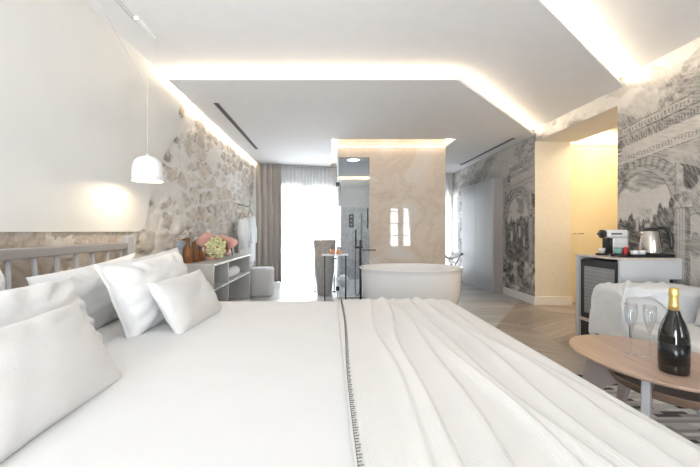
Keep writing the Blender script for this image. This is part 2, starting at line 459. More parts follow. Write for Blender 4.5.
# ---- left wall: rubble stone
def stone(Yg, Zg):
    rng = np.random.RandomState(5)
    sy, sz = .31, .18
    wy = Yg + .10*(fbm(Yg*5, Zg*5, 3, 3)-.5); wz = Zg + .10*(fbm(Yg*5+9, Zg*5, 3, 9)-.5)
    cy = np.floor(wy/sy).astype(int); cz = np.floor(wz/sz).astype(int)
    jit = rng.rand(64, 64, 3)
    f1 = np.full(Yg.shape, 9.); f2 = f1.copy(); cid = np.zeros(Yg.shape); cid2 = cid.copy()
    for a in (-1, 0, 1):
        for b in (-1, 0, 1):
            gy = cy+a; gz = cz+b; j = jit[gy % 64, gz % 64]
            d = np.sqrt(((wy-(gy+.1+.8*j[..., 0])*sy)/sy)**2 + ((wz-(gz+.1+.8*j[..., 1])*sz)/sz)**2)
            n = d < f1
            f2 = np.where(n, f1, np.minimum(f2, d)); cid = np.where(n, j[..., 2], cid); cid2 = np.where(n, (gy*7+gz*13) % 11/11., cid2)
            f1 = np.where(n, d, f1)
    e = f2-f1
    smear = fbm(Yg*3.1, Zg*3.1, 4, 31)
    mask = sst(.06, .26, e - (smear-.42)*.70 - .20*(fbm(Yg*17, Zg*17, 4, 8)-.5))
    mask = mask*sst(.08, .3, cid+.05)
    rough = fbm(Yg*26, Zg*26, 4, 51)
    h = .036*mask*(.6+.5*cid2) + .017*(rough-.5) + .016*(fbm(Yg*8, Zg*8, 3, 77)-.5)
    tan = np.array([.60, .51, .41]); gry = np.array([.56, .53, .49]); crm = np.array([.72, .675, .61])
    t = cid[..., None]; t2 = cid2[..., None]
    sc = tan*(1-t)+gry*t; sc = sc*(1-.5*t2)+crm*.5*t2
    sc = sc*(.62+.75*fbm(Yg*13, Zg*26, 5, 91))[..., None]
    mort = np.array([.80, .775, .735])*(.9+.2*rough)[..., None]
    crevice_shade = sst(.47, .60, fbm(Yg*13, Zg*17, 4, 61))*sst(.02, .35, mask)*sst(1.0, .55, mask)  # crevice shade painted into the stone colour, relief sunk there too
    c = mort*(1-mask[..., None]) + sc*mask[..., None]
    c = c*(1-.55*crevice_shade[..., None]); h = h-.012*crevice_shade
    return h, c
ys = np.arange(2.0, 7.56, .0155); zs = np.linspace(0, 2.70, 172)
Yg, Zg = np.meshgrid(ys, zs, indexing='ij')
h, c = stone(Yg, Zg)
me = gridmesh('wall_left', np.stack([XL-.02+h, Yg, Zg], -1), c)
struct('wall_left', me, attr_mat('rubble_stone', 'tone', .9, bump=.5), smooth=True)
bm = B(); box(bm, XL-.2, XL-.05, YF-.1, 7.7, 0, 2.7)
struct('wall_left_core', bm, WALL_PAINT)
# plaster skin over the stone, with a ragged end
edge = [(4.10, 2.70), (3.97, 2.607), (3.80, 2.50), (3.73, 2.368), (3.72, 2.24), (3.70, 2.116), (3.55, 1.98), (3.41, 1.845), (3.36, 1.73), (3.26, 1.62),
        (3.185, 1.519), (3.15, 1.42), (3.115, 1.331), (3.08, 1.22), (3.05, 1.15), (2.98, 1.095)]
fine = []
for (a, b), (c2, d) in zip(edge, edge[1:]):
    for k in range(5):
        t = k/5; fine.append((a+(c2-a)*t + .022*(mnoise.noise(Vector((a*9+t*3, b*9, 1)))), b+(d-b)*t))
fine.append(edge[-1])
pts = [(YF, 1.095), (YF, 2.70)] + fine
bm = B()
a = [bm.verts.new((XL+.028, y, z)) for y, z in pts]; b_ = [bm.verts.new((XL-.05, y, z)) for y, z in pts]
bm.faces.new(a); bm.faces.new(b_[::-1])
for i in range(len(pts)): j = (i+1) % len(pts); bm.faces.new((a[i], b_[i], b_[j], a[j]))
struct('wall_left_plaster', bm, PLASTER)
bm = B(); box(bm, XL-.05, XL+.012, YF, 2.88, 0, 1.095)
struct('wall_left_marble', bm, PANEL_MARBLE)

# ---- back wall (a little askew) with two French windows
T = Vector((4.69, 1.2, 0)).normalized(); N = Vector((T.y, -T.x, 0))
def bw(s, off=0, z=0): p = Vector((XL, 7.5, 0)) + T*s + N*off; return (p.x, p.y, z)
def wallbox(bm, s0, s1, o0, o1, z0, z1):
    vs = [bm.verts.new(bw(s, o, z)) for s in (s0, s1) for o in (o0, o1) for z in (z0, z1)]
    for f in ((0, 1, 3, 2), (4, 6, 7, 5), (0, 4, 5, 1), (2, 3, 7, 6), (0, 2, 6, 4), (1, 5, 7, 3)): bm.faces.new([vs[i] for i in f])
SW = [(.47, 1.76), (3.95, 4.76)]
bm = B(); L = 4.85; zz = 1.98
for s0, s1, z0, z1 in ((-.2, SW[0][0], 0, 2.7), (SW[0][1], SW[1][0], 0, 2.7), (SW[1][1], L, 0, 2.7), (SW[0][0], SW[0][1], zz, 2.7), (SW[1][0], SW[1][1], zz, 2.7)):
    wallbox(bm, s0, s1, 0, -.25, z0, z1)
bmesh.ops.remove_doubles(bm, verts=bm.verts, dist=.0005)
struct('wall_back', bm, WALL_PAINT)
def frenchwindow(n, s0, s1):
    bm = B(); w = .06; mid = (s0+s1)/2
    for a, b2 in ((s0, s0+w), (mid-.08, mid+.08), (s1-w, s1)): wallbox(bm, a, b2, -.10, -.16, 0, zz)
    for a, b2 in ((s0+w, mid-.06), (mid+.06, s1-w)):
        wallbox(bm, a, b2, -.10, -.16, 0, .12); wallbox(bm, a, b2, -.10, -.16, zz-.07, zz)
    o = struct('window_%d' % n, bm, WIN_FRAME)
    bm = B()
    for a, b2 in ((s0+w, mid-.06), (mid+.06, s1-w)): wallbox(bm, a, b2, -.125, -.131, .12, zz-.07)
    link('window_pane', bm, GLASS, o)
frenchwindow(1, *SW[0]); frenchwindow(2, *SW[1])

# ---- right wall with etched-ruins wallpaper
def mural(Yg, Zg):
    period = 2.27
    k = np.round((Yg-3.43)/period)
    s = (3.43 + k*period) - Yg           # positive to the right as seen from the room
    z = Zg
    sx = s + .012*(fbm(Yg*9, z*9, 3, 5)-.5); zx = z + .014*(fbm(Yg*9, z*9, 3, 6)-.5)
    D = np.zeros(Yg.shape) + .14         # darkness
    cl = fbm(Yg*1.6+3, z*3.0 + Yg*.9, 5, 11)
    D += .26*sst(.44, .60, cl)*sst(1.5, 2.1, z) + .03
    D -= .20*sst(.56, .63, fbm(Yg*2.3, z*3.9-Yg*1.2, 5, 23))*sst(1.5, 1.9, z)
    D += .10*sst(.5, .8, fbm(Yg*5, z*9, 4, 45))
    def put(m, v, a=1.0):
        nonlocal D
        D = D*(1-m*a) + v*m*a
    def ink(m, v=.8): 
        nonlocal D
        D = np.maximum(D, v*m)
    def rect(s0, s1, z0, z1, sl=0, e=.004):
        zz_ = zx - sl*(sx-s0)
        return sst(-e, e, sx-s0)*sst(-e, e, s1-sx)*sst(-e, e, zz_-z0)*sst(-e, e, z1-zz_)
    def hline(s0, s1, z0, sl=0, w=.006, v=.8):
        ink(rect(s0, s1, z0-w/2, z0+w/2, sl, .003)*(.55+.45*brk), v)
    def vline(s0, z0, z1, w=.006, v=.75):
        ink(rect(s0-w/2, s0+w/2, z0, z1, 0, .003)*(.5+.5*brk), v)
    brk = sst(.30, .48, fbm(Yg*22, z*22, 3, 141))
    stripe = lambda f, duty=.0: (np.sin(f) > duty).astype(float)
    N1 = fbm(Yg*9, z*9, 4, 71); N2 = fbm(Yg*24, z*24, 3, 37); N3 = fbm(Yg*5, z*7, 5, 83)
    # masonry mass behind the arch
    put(rect(-.50, .88, .0, 1.80, .10), .30+.30*(N1-.5))
    put(rect(-.50, .88, 1.05, 1.80, .10)*sst(.52, .6, N1), .44, .7)
    # arch
    r = np.sqrt(sx**2+((zx-1.33)*.90)**2); up = (zx > 1.32).astype(float); th = np.arctan2(zx-1.33, sx)
    put(sst(.452, .446, r)*up, .34)
    put(sst(.446, .44, r)*sst(.352, .358, r)*up*stripe(th*40, .25), .60, .75)
    for rr_, v in ((.448, .85), (.425, .6), (.372, .75), (.356, .6), (.312, .9)): ink(np.exp(-((r-rr_)/.0042)**2)*up*(.6+.4*brk), v)
    inside = np.maximum(sst(.312, .306, r)*up, rect(-.306, .306, .55, 1.34))
    put(inside, .10+.34*sst(.46, .60, N3))
    put(inside*sst(.27, .31, r)*up*(sx < 0), .62, .8)
    jag = 1.06 + .26*vnoise(Yg*9+2, z*0+3, 5) + .12*vnoise(Yg*37, z*0, 8) + .04*vnoise(Yg*110, z*0, 2)
    put(sst(.006, -.006, zx-jag)*rect(-.5, .33, .0, 1.42), .66+.55*(N2-.5))
    for (a0, a1, b0, b1) in ((-.21, -.14, .93, 1.10), (.04, .10, 1.00, 1.17), (.18, .22, .86, 1.02), (-.06, -.03, 1.1, 1.22)):
        put(rect(a0, a1, b0, b1), .16); vline(a0, b0, b1); vline(a1, b0, b1)
    # columns and pilasters
    for (a0, a1) in ((.345, .465), (.555, .655), (-.49, -.36), (.76, .88)):
        put(rect(a0, a1, .42, 1.32), .22)
        put(rect(a0, a1, .42, 1.32)*stripe((sx-a0)*2*math.pi/.024), .50, .75)
        put(rect(a0+.68*(a1-a0), a1, .42, 1.32), .66, .7)
        put(rect(a0-.02, a1+.02, 1.30, 1.42), .34+.9*(N2-.42)); hline(a0-.025, a1+.025, 1.42); hline(a0-.02, a1+.02, 1.30)
        put(rect(a0-.02, a1+.02, .36, .43), .5); hline(a0-.02, a1+.02, .43)
        vline(a0, .42, 1.3); vline(a1, .42, 1.3)
    put(rect(.467, .553, .42, 1.22), .24); put(sst(.05, .042, np.sqrt((sx-.51)**2+((zx-.98)*.42)**2)), .50)
    ink(np.exp(-((np.sqrt((sx-.51)**2+((zx-1.20)*1.0)**2)-.05)/.005)**2)*(zx > 1.2), .8)
    # entablature bands
    put(rect(-.44, .9, 1.76, 1.87, .12), .22)
    put(rect(-.44, .9, 1.80, 1.83, .12)*stripe(sx*2*math.pi/.030), .55, .8)
    for z0, w, v in ((1.76, .008, .85), (1.795, .004, .6), (1.835, .004, .6), (1.85, .006, .7), (1.87, .009, .9)): hline(-.44, .9, z0, .12, w, v)
    put(rect(-.22, .9, 1.87, 1.97, .12), .18+.25*(N1-.4))
    put(rect(-.25, .9, 1.985, 2.03, .12)*stripe(sx*2*math.pi/.026, -.1), .68, .85)
    for z0, w, v in ((1.975, .007, .8), (2.035, .005, .8), (2.05, .004, .6), (2.07, .010, .9)): hline(-.28, .9, z0, .12, w, v)
    put(rect(-.24, .48, 2.08, 2.15, .14), .30); put(rect(-.22, .46, 2.095, 2.135, .14)*stripe(sx*2*math.pi/.034), .66, .8)
    for z0, w, v in ((2.085, .005, .7), (2.155, .009, .9)): hline(-.26, .50, z0, .14, w, v)
    vline(-.24, 2.08, 2.16, .012, .85); put(rect(-.31, -.22, 1.92, 2.04, .1), .66+.6*(N2-.5))
    # relief figure
    put(rect(.34, .66, 1.44, 1.74), .30+.5*(N2-.5)); vline(.34, 1.44, 1.76, .008); vline(.66, 1.44, 1.76, .008)
    fig = np.minimum(np.sqrt(((sx-.44)/.9)**2+((zx-1.63)/1.1)**2), np.minimum(np.sqrt(((sx-.47)/1.1)**2+((zx-1.55)/1.7)**2)-.02, np.abs((sx-.52)*.6+(zx-1.60))+np.abs(sx-.52)*.25-.0))
    put(sst(.045, .03, fig + .02*(N2-.5)), .72)
    # broken roof lines rising to the right, with scribbled masonry
    put(rect(.18, .92, 2.17, 2.42, .55, .02), .34+.75*(N2-.5))
    for i in range(7):
        hline(.18+.07*i, .42+.10*i, 2.19+.035*i, .9, .007, .85)
        hline(.30+.07*i, .50+.08*i, 2.30+.02*i, -.9, .005, .7)
    put(rect(-.42, -.16, 1.56, 1.78)*sst(.50, .56, N2), .66, .8)
    # ground: rubble and bushes
    g = sst(.66, .56, zx + .16*(fbm(Yg*4, z*0, 3, 12)-.5))
    put(g, .50+1.9*(fbm(Yg*9, z*12, 5, 15)-.5))
    put(sst(.30, .22, zx+.05*N1), .36+1.7*(fbm(Yg*7, z*20, 5, 16)-.5))
    # pen hatch: long fine strokes, following the shapes loosely
    ha = fbm((Yg+z*.45)*13, (z-Yg*.25)*135, 3, 55); hb = fbm((Yg-z*.6)*115, (z+Yg*.5)*15, 3, 58)
    sel = sst(.45, .55, fbm(Yg*2.4, z*2.4, 2, 59))
    D = D + .80*((ha*sel+hb*(1-sel))-.5)*(.15+1.05*np.clip(D, 0, .7))
    D = np.clip(D*1.12+.03, .02, .94)
    pap = np.array([.74, .71, .67]); ik = np.array([.035, .034, .036])
    return pap*(1-D[..., None]) + ik*D[..., None]
ys = np.concatenate([np.arange(YF, 2.6, .05), np.arange(2.6, 3.76, .006), np.arange(3.76, 5.2, .02), np.arange(5.2, 6.3, .0085), np.arange(6.3, 8.77, .015)])
OP0, OP1 = 3.712, 5.21
ys[np.argmin(abs(ys-OP0))] = OP0; ys[np.argmin(abs(ys-OP1))] = OP1
zs = np.arange(0, 2.7071, .0066); ZH = 2.43; zs[np.argmin(abs(zs-ZH))] = ZH
Yg, Zg = np.meshgrid(ys, zs, indexing='ij')
ym = (ys[:-1]+ys[1:])/2; zm = (zs[:-1]+zs[1:])/2
keep = ~((ym[:, None] > OP0) & (ym[:, None] < OP1) & (zm[None, :] < ZH))
me = gridmesh('wall_right', np.stack([np.full(Yg.shape, XR), Yg, Zg], -1), mural(Yg, Zg), keep)
struct('wall_right', me, attr_mat('etched_ruins_wallpaper', 'tone', .75, hatch=.10, bump=.05))
bm = B(); box(bm, XR+.002, XR+.16, YF, OP0, 0, 2.7); struct('wall_right_core', bm, WARM_WALL)
bm = B(); box(bm, XR+.002, XR+.16, OP1, 9.0, 0, 2.7); box(bm, XR+.16, 3.58, OP1, 5.40, 0, 2.7); struct('wall_passage', bm, WARM_WALL)
bm = B(); box(bm, XR+.002, 3.66, 3.55, OP1, ZH, ZH+.05); box(bm, XR+.002, XR+.16, OP0, OP1, ZH+.05, 2.7)
struct('ceiling_passage', bm, mat('passage_ceiling_paint', (.72, .69, .66), .85))
bm = B(); box(bm, 3.05+.16, 4.8, 3.5, 3.62, 0, 2.75); box(bm, 4.7, 4.8, 3.62, 5.6, 0, 2.75); box(bm, 3.58, 4.8, 5.34, 5.44, 0, 2.75)
struct('wall_passage_far', bm, WARM_WALL)
bm = B(); box(bm, 3.60, 4.69, 5.325, 5.339, 2.445, 2.715); struct('bright_cove_panel', bm, WHITE_CEIL)  # white panel added so the cove above the door looks brightly lit
bm = B(); box(bm, XR+.16, 4.8, 3.5, 5.44, 2.72, 2.8); struct('ceiling_passage_high', bm, WHITE_CEIL)
bm = B(); box(bm, 3.60, 4.5, 5.30, 5.338, .02, 2.40); o = struct('door_1', bm, DOOR_COAT)
bm = B(); box(bm, 3.582, 4.52, 5.29, 5.338, 2.40, 2.44); link('door_head', bm, BASE_PAINT, o)
bm = B(); tube(bm, [(3.68, 5.29, 1.06), (3.68, 5.25, 1.06), (3.80, 5.25, 1.06)], .008); link('door_handle', bm, STEEL, o, smooth=True)

bm = B()
box(bm, XR-.016, XR-.001, OP1-.016, 6.14, 0, .125); box(bm, XR-.001, 3.597, OP1-.016, OP1-.001, 0, .125)
struct('baseboard_right', bm, BASE_PAINT, bevel=.003)
bm = B(); box(bm, XR-.016, XR-.001, YF, 2.99, 0, .125); struct('baseboard_right_near', bm, BASE_PAINT, bevel=.003)

# ---- front wall behind the viewer, with the window mirrored in the marble and an added fill window
bm = B()
W1 = (2.16, 2.99, .50, 2.26); W2 = (-1.45, .45, .0, 2.35)
box(bm, XL-.2, W2[0], YF-.15, YF, 0, 2.7); box(bm, W2[1], W1[0], YF-.15, YF, 0, 2.7); box(bm, W1[1], XR+.15, YF-.15, YF, 0, 2.7)
box(bm, W2[0], W2[1], YF-.15, YF, W2[3], 2.7); box(bm, W1[0], W1[1], YF-.15, YF, 0, W1[2]); box(bm, W1[0], W1[1], YF-.15, YF, W1[3], 2.7)
struct('wall_front', bm, WALL_PAINT)
def frontwin(n, x0, x1, z0, z1, bars, mid=.11):
    bm = B(); w = .05; m = (x0+x1)/2
    for a, b2 in ((x0, x0+w), (m-mid, m+mid), (x1-w, x1)): box(bm, a, b2, YF-.11, YF-.05, z0, z1)
    for a, b2 in ((x0+w, m-mid), (m+mid, x1-w)):
        box(bm, a, b2, YF-.11, YF-.05, z0, z0+w); box(bm, a, b2, YF-.11, YF-.05, z1-w, z1)
        for i in range(1, bars): z = z0+(z1-z0)*i/bars; box(bm, a, b2, YF-.10, YF-.07, z-.02, z+.02)
    o = struct('window_%d' % n, bm, WIN_FRAME)
    bm = B()
    for a, b2 in ((x0+w, m-mid), (m+mid, x1-w)): box(bm, a, b2, YF-.068, YF-.062, z0+w, z1-w)
    link('window_pane', bm, GLASS, o)
frontwin(3, W1[0], W1[1], W1[2], W1[3], 4, .10); frontwin(4, W2[0], W2[1], W2[2], W2[3], 3, .05)  # the wide left window is unseen, added for soft frontal light

# ---- marble partition and shower cabin behind it
PY = 5.75
px0, px1, ox1, oz = .125, 1.90, .65, 2.315
bm = B()
box(bm, ox1, px1, PY, PY+.12, 0, 2.608); box(bm, px0, ox1, PY, PY+.12, oz, 2.608)
bmesh.ops.remove_doubles(bm, verts=bm.verts, dist=.0005)
struct('wall_partition', bm, ONYX)
bm = B(); box(bm, px0, px1, PY+.12, 8.02, oz+.002, oz+.05); struct('ceiling_shower', bm, SHOWER_CEIL)
bm = B(); box(bm, 1.30, px1, PY+.121, 7.98, 0, oz); struct('wall_shower_right', bm, TILE_HI)
bm = B(); box(bm, px0, 1.298, 7.90, 7.94, 1.63, oz); struct('wall_shower_back', bm, TILE_HI)
bm = B(); box(bm, px0, 1.298, 7.88, 7.94, 0, 1.63); struct('wall_shower_tile', bm, TILE_LO)
bm = B(); box(bm, px0+.01, 1.298, PY+.0, 7.86, .001, .02); struct('floor_shower', bm, TILE_LO)

# ------------------------------------------------------------------ ceiling fittings
def slot(name, x, y0, y1, label):
    t = thing(name, label, 'air vent', (x, (y0+y1)/2, 2.53), 0)
    bm = B(); h_ = (y1-y0)/2
    box(bm, -.024, .024, -h_, h_, -.0035, -.0005); link('vent_slot', bm, BLACK, t)
    bm = B()
    for a in (-1, 1): box(bm, a*.027-.004, a*.027+.004, -h_-.005, h_+.005, -.005, -.0005)
    link('vent_rim', bm, GREY_STEEL, t)
slot('linear_vent', -1.273, 3.91, 6.1, 'long narrow black slot vent in the low ceiling beside the stone wall')
slot('linear_vent', 2.825, 5.38, 7.58, 'thin black slot vent in the low ceiling near the ruins wallpaper and wardrobe')

# LED strips lying on top of the floating ceiling panels
WARM = (1, .83, .62)
def led(a, b, z, out, power, label, col=WARM, up=.5):
    a = Vector((a[0], a[1], z)); b = Vector((b[0], b[1], z)); d = (b-a); L_ = d.length; c = (a+b)/2
    ang = math.atan2(d.y, d.x)
    t = thing('led_strip', label, 'led strip', (c.x, c.y, z), ang, 'led strips hidden in the ceiling coves')
    bm = B(); box(bm, -L_/2, L_/2, -.006, .006, 0, .008); link('strip', bm, LED, t)
    o = Vector((out[0], out[1], 0)).normalized()
    l = area('cove_lamp', (c.x+o.x*.012, c.y+o.y*.012, z+.014), (0, 0, 0), .01, L_, power*L_, col)
    # local -Z along (out+up), local Y along the strip
    zax = -(o+Vector((0, 0, up))).normalized(); yax = d.normalized(); xax = yax.cross(zax)
    l.matrix_world = Matrix.Translation(l.location) @ Matrix((xax, yax, zax)).transposed().to_4x4()
    return l
GL = 'warm led strip tucked above the edge of a floating ceiling panel'
P = 2.5
led((-1.50, 3.35), (1.19, 3.35), zt+.001, (0, -1), P*1.0, GL)
q = .04
led((1.21, 3.37), (2.98, 5.20), zt+.001, (1.9, -1.84), P, GL)
led((-1.50, 3.40), (-1.50, 7.45), zt+.001, (-1, 0), P*1.4, GL)
led((.0, 5.40), (1.99, 5.40), zt+.001, (0, 1), P*.7, GL)
led((-.01, 5.45), (-.01, 7.7), zt+.001, (1, 0), P*.55, GL, (1, .86, .66))
led((2.005, 5.45), (2.005, 7.7), zt+.001, (-1, 0), P*.5, GL, (1, .86, .66))
e0 = Vector((-.9, 3.60-(3.0+.9)*dy/dx)); e1 = Vector((2.98, 3.60-.02*dy/dx)); nn = Vector((dy, -dx)).normalized()
led((e0-nn*.05), (e1-nn*.05), 2.629, nn, P*1.15, GL)
bm = B(); 
t = thing('led_strip', 'warm led strip in the passage ceiling cove beside the passage door', 'led strip', (3.72, 4.5, ZH+.05))
box(bm, -.006, .006, -.7, .7, .0005, .01); link('strip', bm, LED, t)
l = area('passage_lamp', (4.1, 4.5, 2.66), (0, 0, 0), .5, 1.4, 20, (1, .80, .54))

# ------------------------------------------------------------------ curtains
def curtain(name, s0, s1, off, z0, z1, waves, amp, m, label, seed, thick=.004, group=None):
    n = int((s1-s0)*110)+2; mz = 24
    P_ = np.zeros((n, mz, 3))
    for i in range(n):
        s = s0+(s1-s0)*i/(n-1)
        for j in range(mz):
            z = z0+(z1-z0)*j/(mz-1)
            ph = s*waves*2*math.pi/(s1-s0) + 1.3*math.sin(s*9+seed) + .25*math.sin(z*2.1+seed+s*3)
            o = off + amp*(math.sin(ph)+.35*math.sin(ph*2.1+seed))*(1-.25*j/mz)
            P_[i, j] = bw(s, o, z)
    o = link(name, gridmesh(name, P_), m, smooth=True, solid=thick)
    return tag(o, label, 'curtain', group)
curtain('curtain', .05, .58, .17, .015, 2.508, 5, .06, TAUPE_CURT, 'floor-length taupe curtain gathered in folds beside the stone wall', 1)
curtain('sheer_curtain', .50, 1.93, .09, .02, 2.508, 19, .018, SHEER, 'translucent white sheer curtain across the tall window behind the pedestal basin', 2, .001)
curtain('sheer_curtain', 3.80, 4.68, .10, .02, 2.508, 12, .018, SHEER, 'narrow strip of white sheer curtain seen between marble partition and wardrobe', 5, .001)
t = thing('curtain_rail', 'slim dark curtain rail fixed under the ceiling above the curtains', 'curtain rail', bw(1.0, .13, 2.526))
bm = B(); tv = T*0.97
vs = prism(bm, [tuple((-tv+N*-.01).xy), tuple((tv+N*-.01).xy), tuple((tv+N*.01).xy), tuple((-tv+N*.01).xy)], -.012, .002)
link('rail', bm, GREY_STEEL, t)

# ------------------------------------------------------------------ bed
BZ = .575                       # top of the duvet
BX0, BX1, BY0, BY1 = -1.46, .90, .56, 2.64
bed = thing('bed', 'wide double bed with taupe slatted wooden headboard against the left wall', 'bed', (0, 0, 0))
bm = B(); box(bm, BX0+.02, BX1-.04, BY0+.03, BY1-.03, .08, .30); link('base', bm, BED_BASE, bed, bevel=.015)
bm = B(); box(bm, BX0+.0, BX1-.03, BY0+.02, BY1-.02, .302, .545); link('mattress', bm, BED_WHITE, bed, bevel=.05, seg=4)
for x in (BX0+.12, BX1-.15):
    for y in (BY0+.12, BY1-.12):
        bm = B(); lathe(bm, [(.02, 0), (.03, .081)], 16, (x, y, 0)); link('leg', bm, BLACK, bed, smooth=True)
# headboard, leaning back a little; the posts and spindles carry the rail
hbx = lambda z: -1.485 - .035*(z/1.07)
HY1 = 2.68; HY0 = .42
def hpost(y, w=.045):
    bm = B()
    vs = [bm.verts.new(p) for p in ((hbx(0)-.03, y-w, 0), (hbx(0)+.01, y-w, 0), (hbx(0)+.01, y+w, 0), (hbx(0)-.03, y+w, 0),
                                    (hbx(1.06)-.03, y-w, 1.06), (hbx(1.06)+.01, y-w, 1.06), (hbx(1.06)+.01, y+w, 1.06), (hbx(1.06)-.03, y+w, 1.06))]
    for f in ((0, 1, 2, 3), (4, 5, 6, 7), (0, 1, 5, 4), (1, 2, 6, 5), (2, 3, 7, 6), (3, 0, 4, 7)): bm.faces.new([vs[i] for i in f])
    link('headboard_post', bm, SPIN_WOOD, bed, bevel=.006)
hpost(HY1-.02); hpost(HY0)
bm = B(); box(bm, hbx(1.04)-.032, hbx(1.04)+.018, HY0+.05, HY1-.075, .962, 1.016); link('headboard_rail', bm, HEAD_WOOD, bed, bevel=.008)
bm = B(); box(bm, hbx(.45)-.028, hbx(.45)+.008, HY0+.05, HY1-.075, .40, .46); link('headboard_lower_rail', bm, HEAD_WOOD, bed, bevel=.008)
y = 2.545
while y > HY0+.1:
    bm = B(); tube(bm, [(hbx(.46)-.01, y, .455), (hbx(1.0)-.008, y, .97)], .0115, 12)
    link('spindle', bm, SPIN_WOOD, bed, smooth=True); y -= .148

def drape(name, x0, x1, y0, y1, hx1_, hy_, z, m, foldf=None, nx=120, ny=90, rr=.05, zmin=.10, hx0=0):
    """cloth lying on the bed top that rolls over the foot (x) and both sides (y)"""
    us = np.concatenate([np.linspace(x0-hx0, x0, 2)[:-1] if hx0 else np.array([]), np.linspace(x0, x1, nx), x1+np.linspace(0, hx1_, 26)[1:]])
    vs = np.concatenate([y0-np.linspace(hy_, 0, 22)[:-1], np.linspace(y0, y1, ny), y1+np.linspace(0, hy_, 22)[1:]])
    U, V = np.meshgrid(us, vs, indexing='ij')
    def roll(t, e):          # arc-length beyond the edge -> (horizontal, drop)
        t = np.maximum(t, 0); q_ = rr*math.pi/2
        a = np.minimum(t, q_)/rr
        return rr*np.sin(a), rr*(1-np.cos(a)) + np.maximum(t-q_, 0)
    ex, dxz = roll(U-(x1-rr), 0); X = np.minimum(U, x1-rr)+ex
    e1_, d1 = roll(V-(y1-rr), 0); e2_, d2 = roll((y0+rr)-V, 0)
    Y = np.clip(V, y0+rr, y1-rr)+e1_-e2_
    dy_ = np.maximum(d1, d2); drop = np.maximum(dxz, dy_) + .25*np.minimum(dxz, dy_)
    Z = z - drop
    if foldf is not None:
        f = foldf(U, V)
        top = sst(.10, .0, drop)
        Z = Z + f*top; X = X + f*sst(.0, .1, dxz)*1.0 ; Y = Y + np.where(V > (y0+y1)/2, 1, -1)*f*sst(0, .1, dy_)
    Z = np.maximum(Z, zmin)
    return link(name, gridmesh(name, np.stack([X, Y, Z], -1)), m, smooth=True, solid=.006)
def duvf(U, V):
    return .004*(fbm(U*2.2+5, V*2.2, 3, 3)-.5) + .0022*(fbm(U*9, V*9, 3, 7)-.5)
tag(drape('duvet', -1.42, BX1, BY0, BY1, .34, .34, BZ, BED_WHITE, duvf), 'smooth white duvet covering the whole bed under the pillows and throw', 'duvet')
def throwf(U, V):
    w = (V-.8)/1.8                                # 0 near, 1 far
    f = .003*(fbm(U*5, V*3, 3, 13)-.5)
    spec = [(.20, .30, .030, .016), (.30, .37, .022, .020), (.40, .43, .030, .017), (.50, .50, .020, .013), (.585, .555, .032, .016), (.68, .63, .022, .012), (.745, .69, .028, .012), (.83, .76, .03, .010)]
    for i, (n0, f0, wd, hh) in enumerate(spec):
        c_ = n0*(1-w) + f0*w + .028*np.sin(V*2.3+i*1.9) + .010*np.sin(V*6+i)
        t_ = (U-c_)/wd
        amp = hh*(.55+.6*vnoise(V*1.6+i*7, V*0+i, 3))
        f = f + amp*np.where(t_ < 0, np.exp(-(t_/1.25)**2), np.exp(-(t_/.42)**2))
    return f*sst(.16, .26, U)+.004
t = thing('throw_blanket', 'cream ribbed throw with dark stitched edge spread in folds over the bed foot', 'throw', (0, 0, 0))
o = drape('cloth', .052, BX1+.012, BY0-.012, BY1+.012, .30, .30, BZ+.009, THROW_FAB, throwf, 260, 110, .055); o.parent = t
# blanket stitch along the loose edge
bm = B(); yy = .62; k = 0
zc = BZ+.021
pts = [(.060+.012*(y_-.77)+.005*math.sin(y_*4), y_, zc) for y_ in np.linspace(.60, 2.585, 60)]
tube(bm, pts, .0009, 5)
while yy < 2.58:
    x_ = .060+.012*(yy-.77)+.005*math.sin(yy*4)
    tube(bm, [(x_-.001, yy, zc), (x_+.011+.002*((k*7) % 3-1), yy+.003, zc)], .0012, 4); yy += .012; k += 1
link('stitching', bm, THREAD, t)

